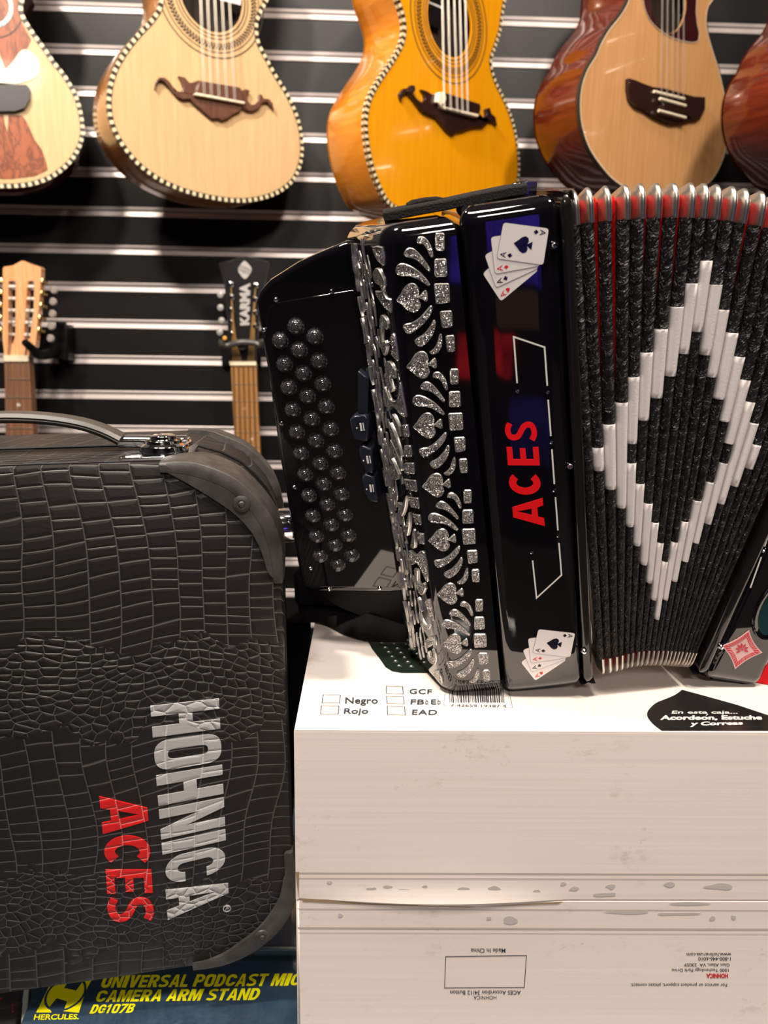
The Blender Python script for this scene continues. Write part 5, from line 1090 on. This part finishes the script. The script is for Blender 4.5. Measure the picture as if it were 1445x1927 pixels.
for y, x0, x1 in ((714, 16, 56), (748, 11, 58), (775, 11, 60), (806, 16, 63), (836, 17, 65)): b.tube([H1.p(*H1.px(x0, y, .0015), .0015), H1.p(*H1.px(x1, y, .0015), .0015)], .0012, 6)
b.build('fret', M['string'], g); b = MB(); c = H1.px(35, 762, .0013); b.lathe(H1, c, [(.0035, .001), (.0035, .0014), (0, .0014)], 14); b.build('inlay_dot', M['pearl'], g, smooth=False)
tube_strings(g, H1, [((x, 673), (x + (x - 31) * .2, 900)) for x in (14, 18, 25, 29, 35, 39, 46, 50)], .004, .0005, 'string')
tube_strings(g, H1, [((14 + i * 1.5, 673), z5([(115 + i * 6, 400 + i * 120)])[0]) for i in range(4)] + [((46 + i, 673), z5([(275 + 12 * i, 830 - i * 130)])[0]) for i in range(4)], .002, .0005, 'string')
# black headstock
s6 = 4.817; z6 = lambda L: Z(L, s6, 380, 460)
H2 = facing(hit(455, 640, WALL.p(0, 0, .12), WALL.N), rad(3)); g = thing('acoustic_guitar', H2.p(0, -.2, -.01), 'guitar with black headstock and pale lettering between the case and the accordion', 'guitar', 'guitars held low on the wall')
hd = H2.pts(z6([(152, 172), (250, 150), (340, 118), (400, 110), (470, 122), (608, 160), (590, 260), (560, 400), (530, 560), (515, 700), (505, 860), (490, 960), (490, 1060), (262, 1060), (255, 960), (236, 862), (232, 700), (215, 500), (205, 380), (180, 260)]))
b = MB().prism(H2, hd, -.014, 0, side=1); b.build('headstock', [mat('black_headstock', (.008, .007, .008), .3), mat('grey_edge', (.22, .20, .19), .5)], g, bevel=.0006)
b = MB(); put_text(b, H2, 'KARMA', z6([(430, 730), (438, 350), (345, 735), (340, 352)]), .0006, bold=.06); b.prism(H2, H2.pts(smooth_poly(z6([(385, 148), (428, 185), (452, 225), (430, 275), (388, 315), (345, 270), (326, 225), (350, 185)]), 2)), .0, .0008, m=0, back=False)
lab(b.build('lettering', mat('grey_pearl', (.42, .40, .39), .35), g, smooth=False), 'grey lettering and woven diamond emblem')
b = MB()
for i in range(-3, 4):
    b.prism(H2, stroke(H2.pts(z6([(388 + i * 17 - 45, 232 - 45 + abs(i) * 6), (388 + i * 17 + 45, 232 + 45 - abs(i) * 6)])), .0007), .0008, .0010, back=False)
b.build('emblem_weave', M['bind_dark'], g, smooth=False)
for x, y in z6([(262, 365), (268, 480), (265, 595), (268, 705), (270, 810), (485, 375), (480, 500), (478, 620), (476, 740)]):
    c = H2.px(x, y); MB().lathe(H2, c, [(.0065, .001), (.0062, .002), (.0035, .003), (.003, .008), (0, .008)], 14).build('post', M['chrome'], g)
for x, y in z6([(165, 455), (165, 572), (175, 690), (160, 795)]):
    c = H2.px(x, y, -.012); MB().lathe(Frame(H2.p(*c, -.016), H2.U, H2.V), (0, 0), [(0, .004), (.006, .003), (.007, 0), (.006, -.003), (0, -.004)], 14).build('tuner_button', mat('nickel_button', (.5, .48, .46), .3, .5), g)
nk = H2.pts([(434, 684), (482, 684), (485, 760), (492, 900), (499, 980), (446, 980), (440, 800)])
MB().prism(H2, nk, -.02, .001).build('neck', M['fret_wood2'], g, bevel=.001)
MB().prism(H2, H2.pts([(431, 680), (482, 680), (483, 687.5), (433, 687.5)]), -.002, .005).build('nut', M['bone'], g, bevel=.001)
b = MB()
for y in (723, 755, 784, 813, 840, 866, 890): x0 = 434 + (y - 686) * .05; b.tube([H2.p(*H2.px(x0, y, .0012), .0012), H2.p(*H2.px(x0 + 48, y + .5, .0012), .0012)], .0009, 6)
b.build('fret', M['string'], g)
b = MB()
for x, y in ((460, 769), (473, 826)): b.lathe(H2, H2.px(x, y, .0013), [(.003, .001), (.003, .0014), (0, .0014)], 14)
b.build('inlay_dot', M['pearl'], g, smooth=False)
tube_strings(g, H2, [((438 + i * 9.2 + k * 2.4, 686), (445 + i * 9.6 + k * 2.4, 960)) for i in range(5) for k in (0, 1)], .0045, .0008, 'bronze')
P_ = z6([(262, 365), (268, 480), (270, 595), (272, 705), (485, 375), (480, 500), (476, 620)])
tube_strings(g, H2, [((438 + 5 * i + k * 2, 684), (P_[i][0] + k, P_[i][1])) for i in range(4) for k in (0, 1)] + [((466 + 5 * (i - 4) + k * 2, 684), (P_[i][0] + k, P_[i][1])) for i in range(4, 7) for k in (0, 1)], .004, .0008, 'bronze')
# hangers
ha = thing('guitar_hanger', WALL.p(0, 0, 0), 'black wall hanger holding the orange slotted headstock', 'hanger', 'wall hangers'); Hb = WALL
p0, p1 = Hb.px(108, 605), Hb.px(132, 690); MB().box(Hb, p0[0], p1[0], p1[1], p0[1], 0, .012).build('plate', M['black_plastic'], ha, bevel=.002)
b = MB(); A0 = Hb.p(*Hb.px(120, 655), .01); pts_ = [A0, hit(100, 664, WALL.p(0, 0, .06), WALL.N), hit(74, 668, WALL.p(0, 0, .12), WALL.N), hit(58, 654, WALL.p(0, 0, .15), WALL.N), hit(46, 643, WALL.p(0, 0, .165), WALL.N)]
b.tube([np.array(p) for p in smooth_poly([tuple(p) for p in pts_], 3, False)], lambda q: .012 - .005 * q, 10); b.build('arm', M['black_plastic'], ha)
b = MB(); b.prism(WALL.at(.05), WALL.at(.05).pts([(80, 650), (118, 610), (126, 612), (128, 680), (105, 672), (88, 676)]), -.045, 0); b.build('bracket', M['black_plastic'], ha, bevel=.003)
hb = thing('guitar_hanger', WALL.p(.3, 0, 0), 'black forked hanger across the neck of the black headstock', 'hanger', 'wall hangers')
b = MB(); YF = lambda x, y, d: hit(x, y, WALL.p(0, 0, d), WALL.N)
b.tube([np.array(p) for p in smooth_poly([tuple(YF(*q)) for q in ((418, 640, .15), (417, 648, .15), (428, 650, .145), (455, 644, .15), (480, 646, .145), (492, 650, .15), (493, 640, .155))], 3, False)], .0065, 10)
b.tube([YF(455, 650, .14), YF(455, 655, .07), YF(455, 655, .0)], .009, 10); b.build('fork', M['rubber'], hb)
b = MB(); p0, p1 = Hb.px(418, 655), Hb.px(492, 690); b.box(Hb, p0[0], p1[0], p1[1], p0[1], 0, .012); b.build('plate', M['black_plastic'], hb, bevel=.002)
MB().lathe(Frame(YF(423, 636, .155), WALL.U, WALL.V), (0, 0), [(0, .003), (.004, .002), (.004, -.002)], 12).build('lock_button', mat('amber_lamp', (.8, .35, .05), .4), hb)
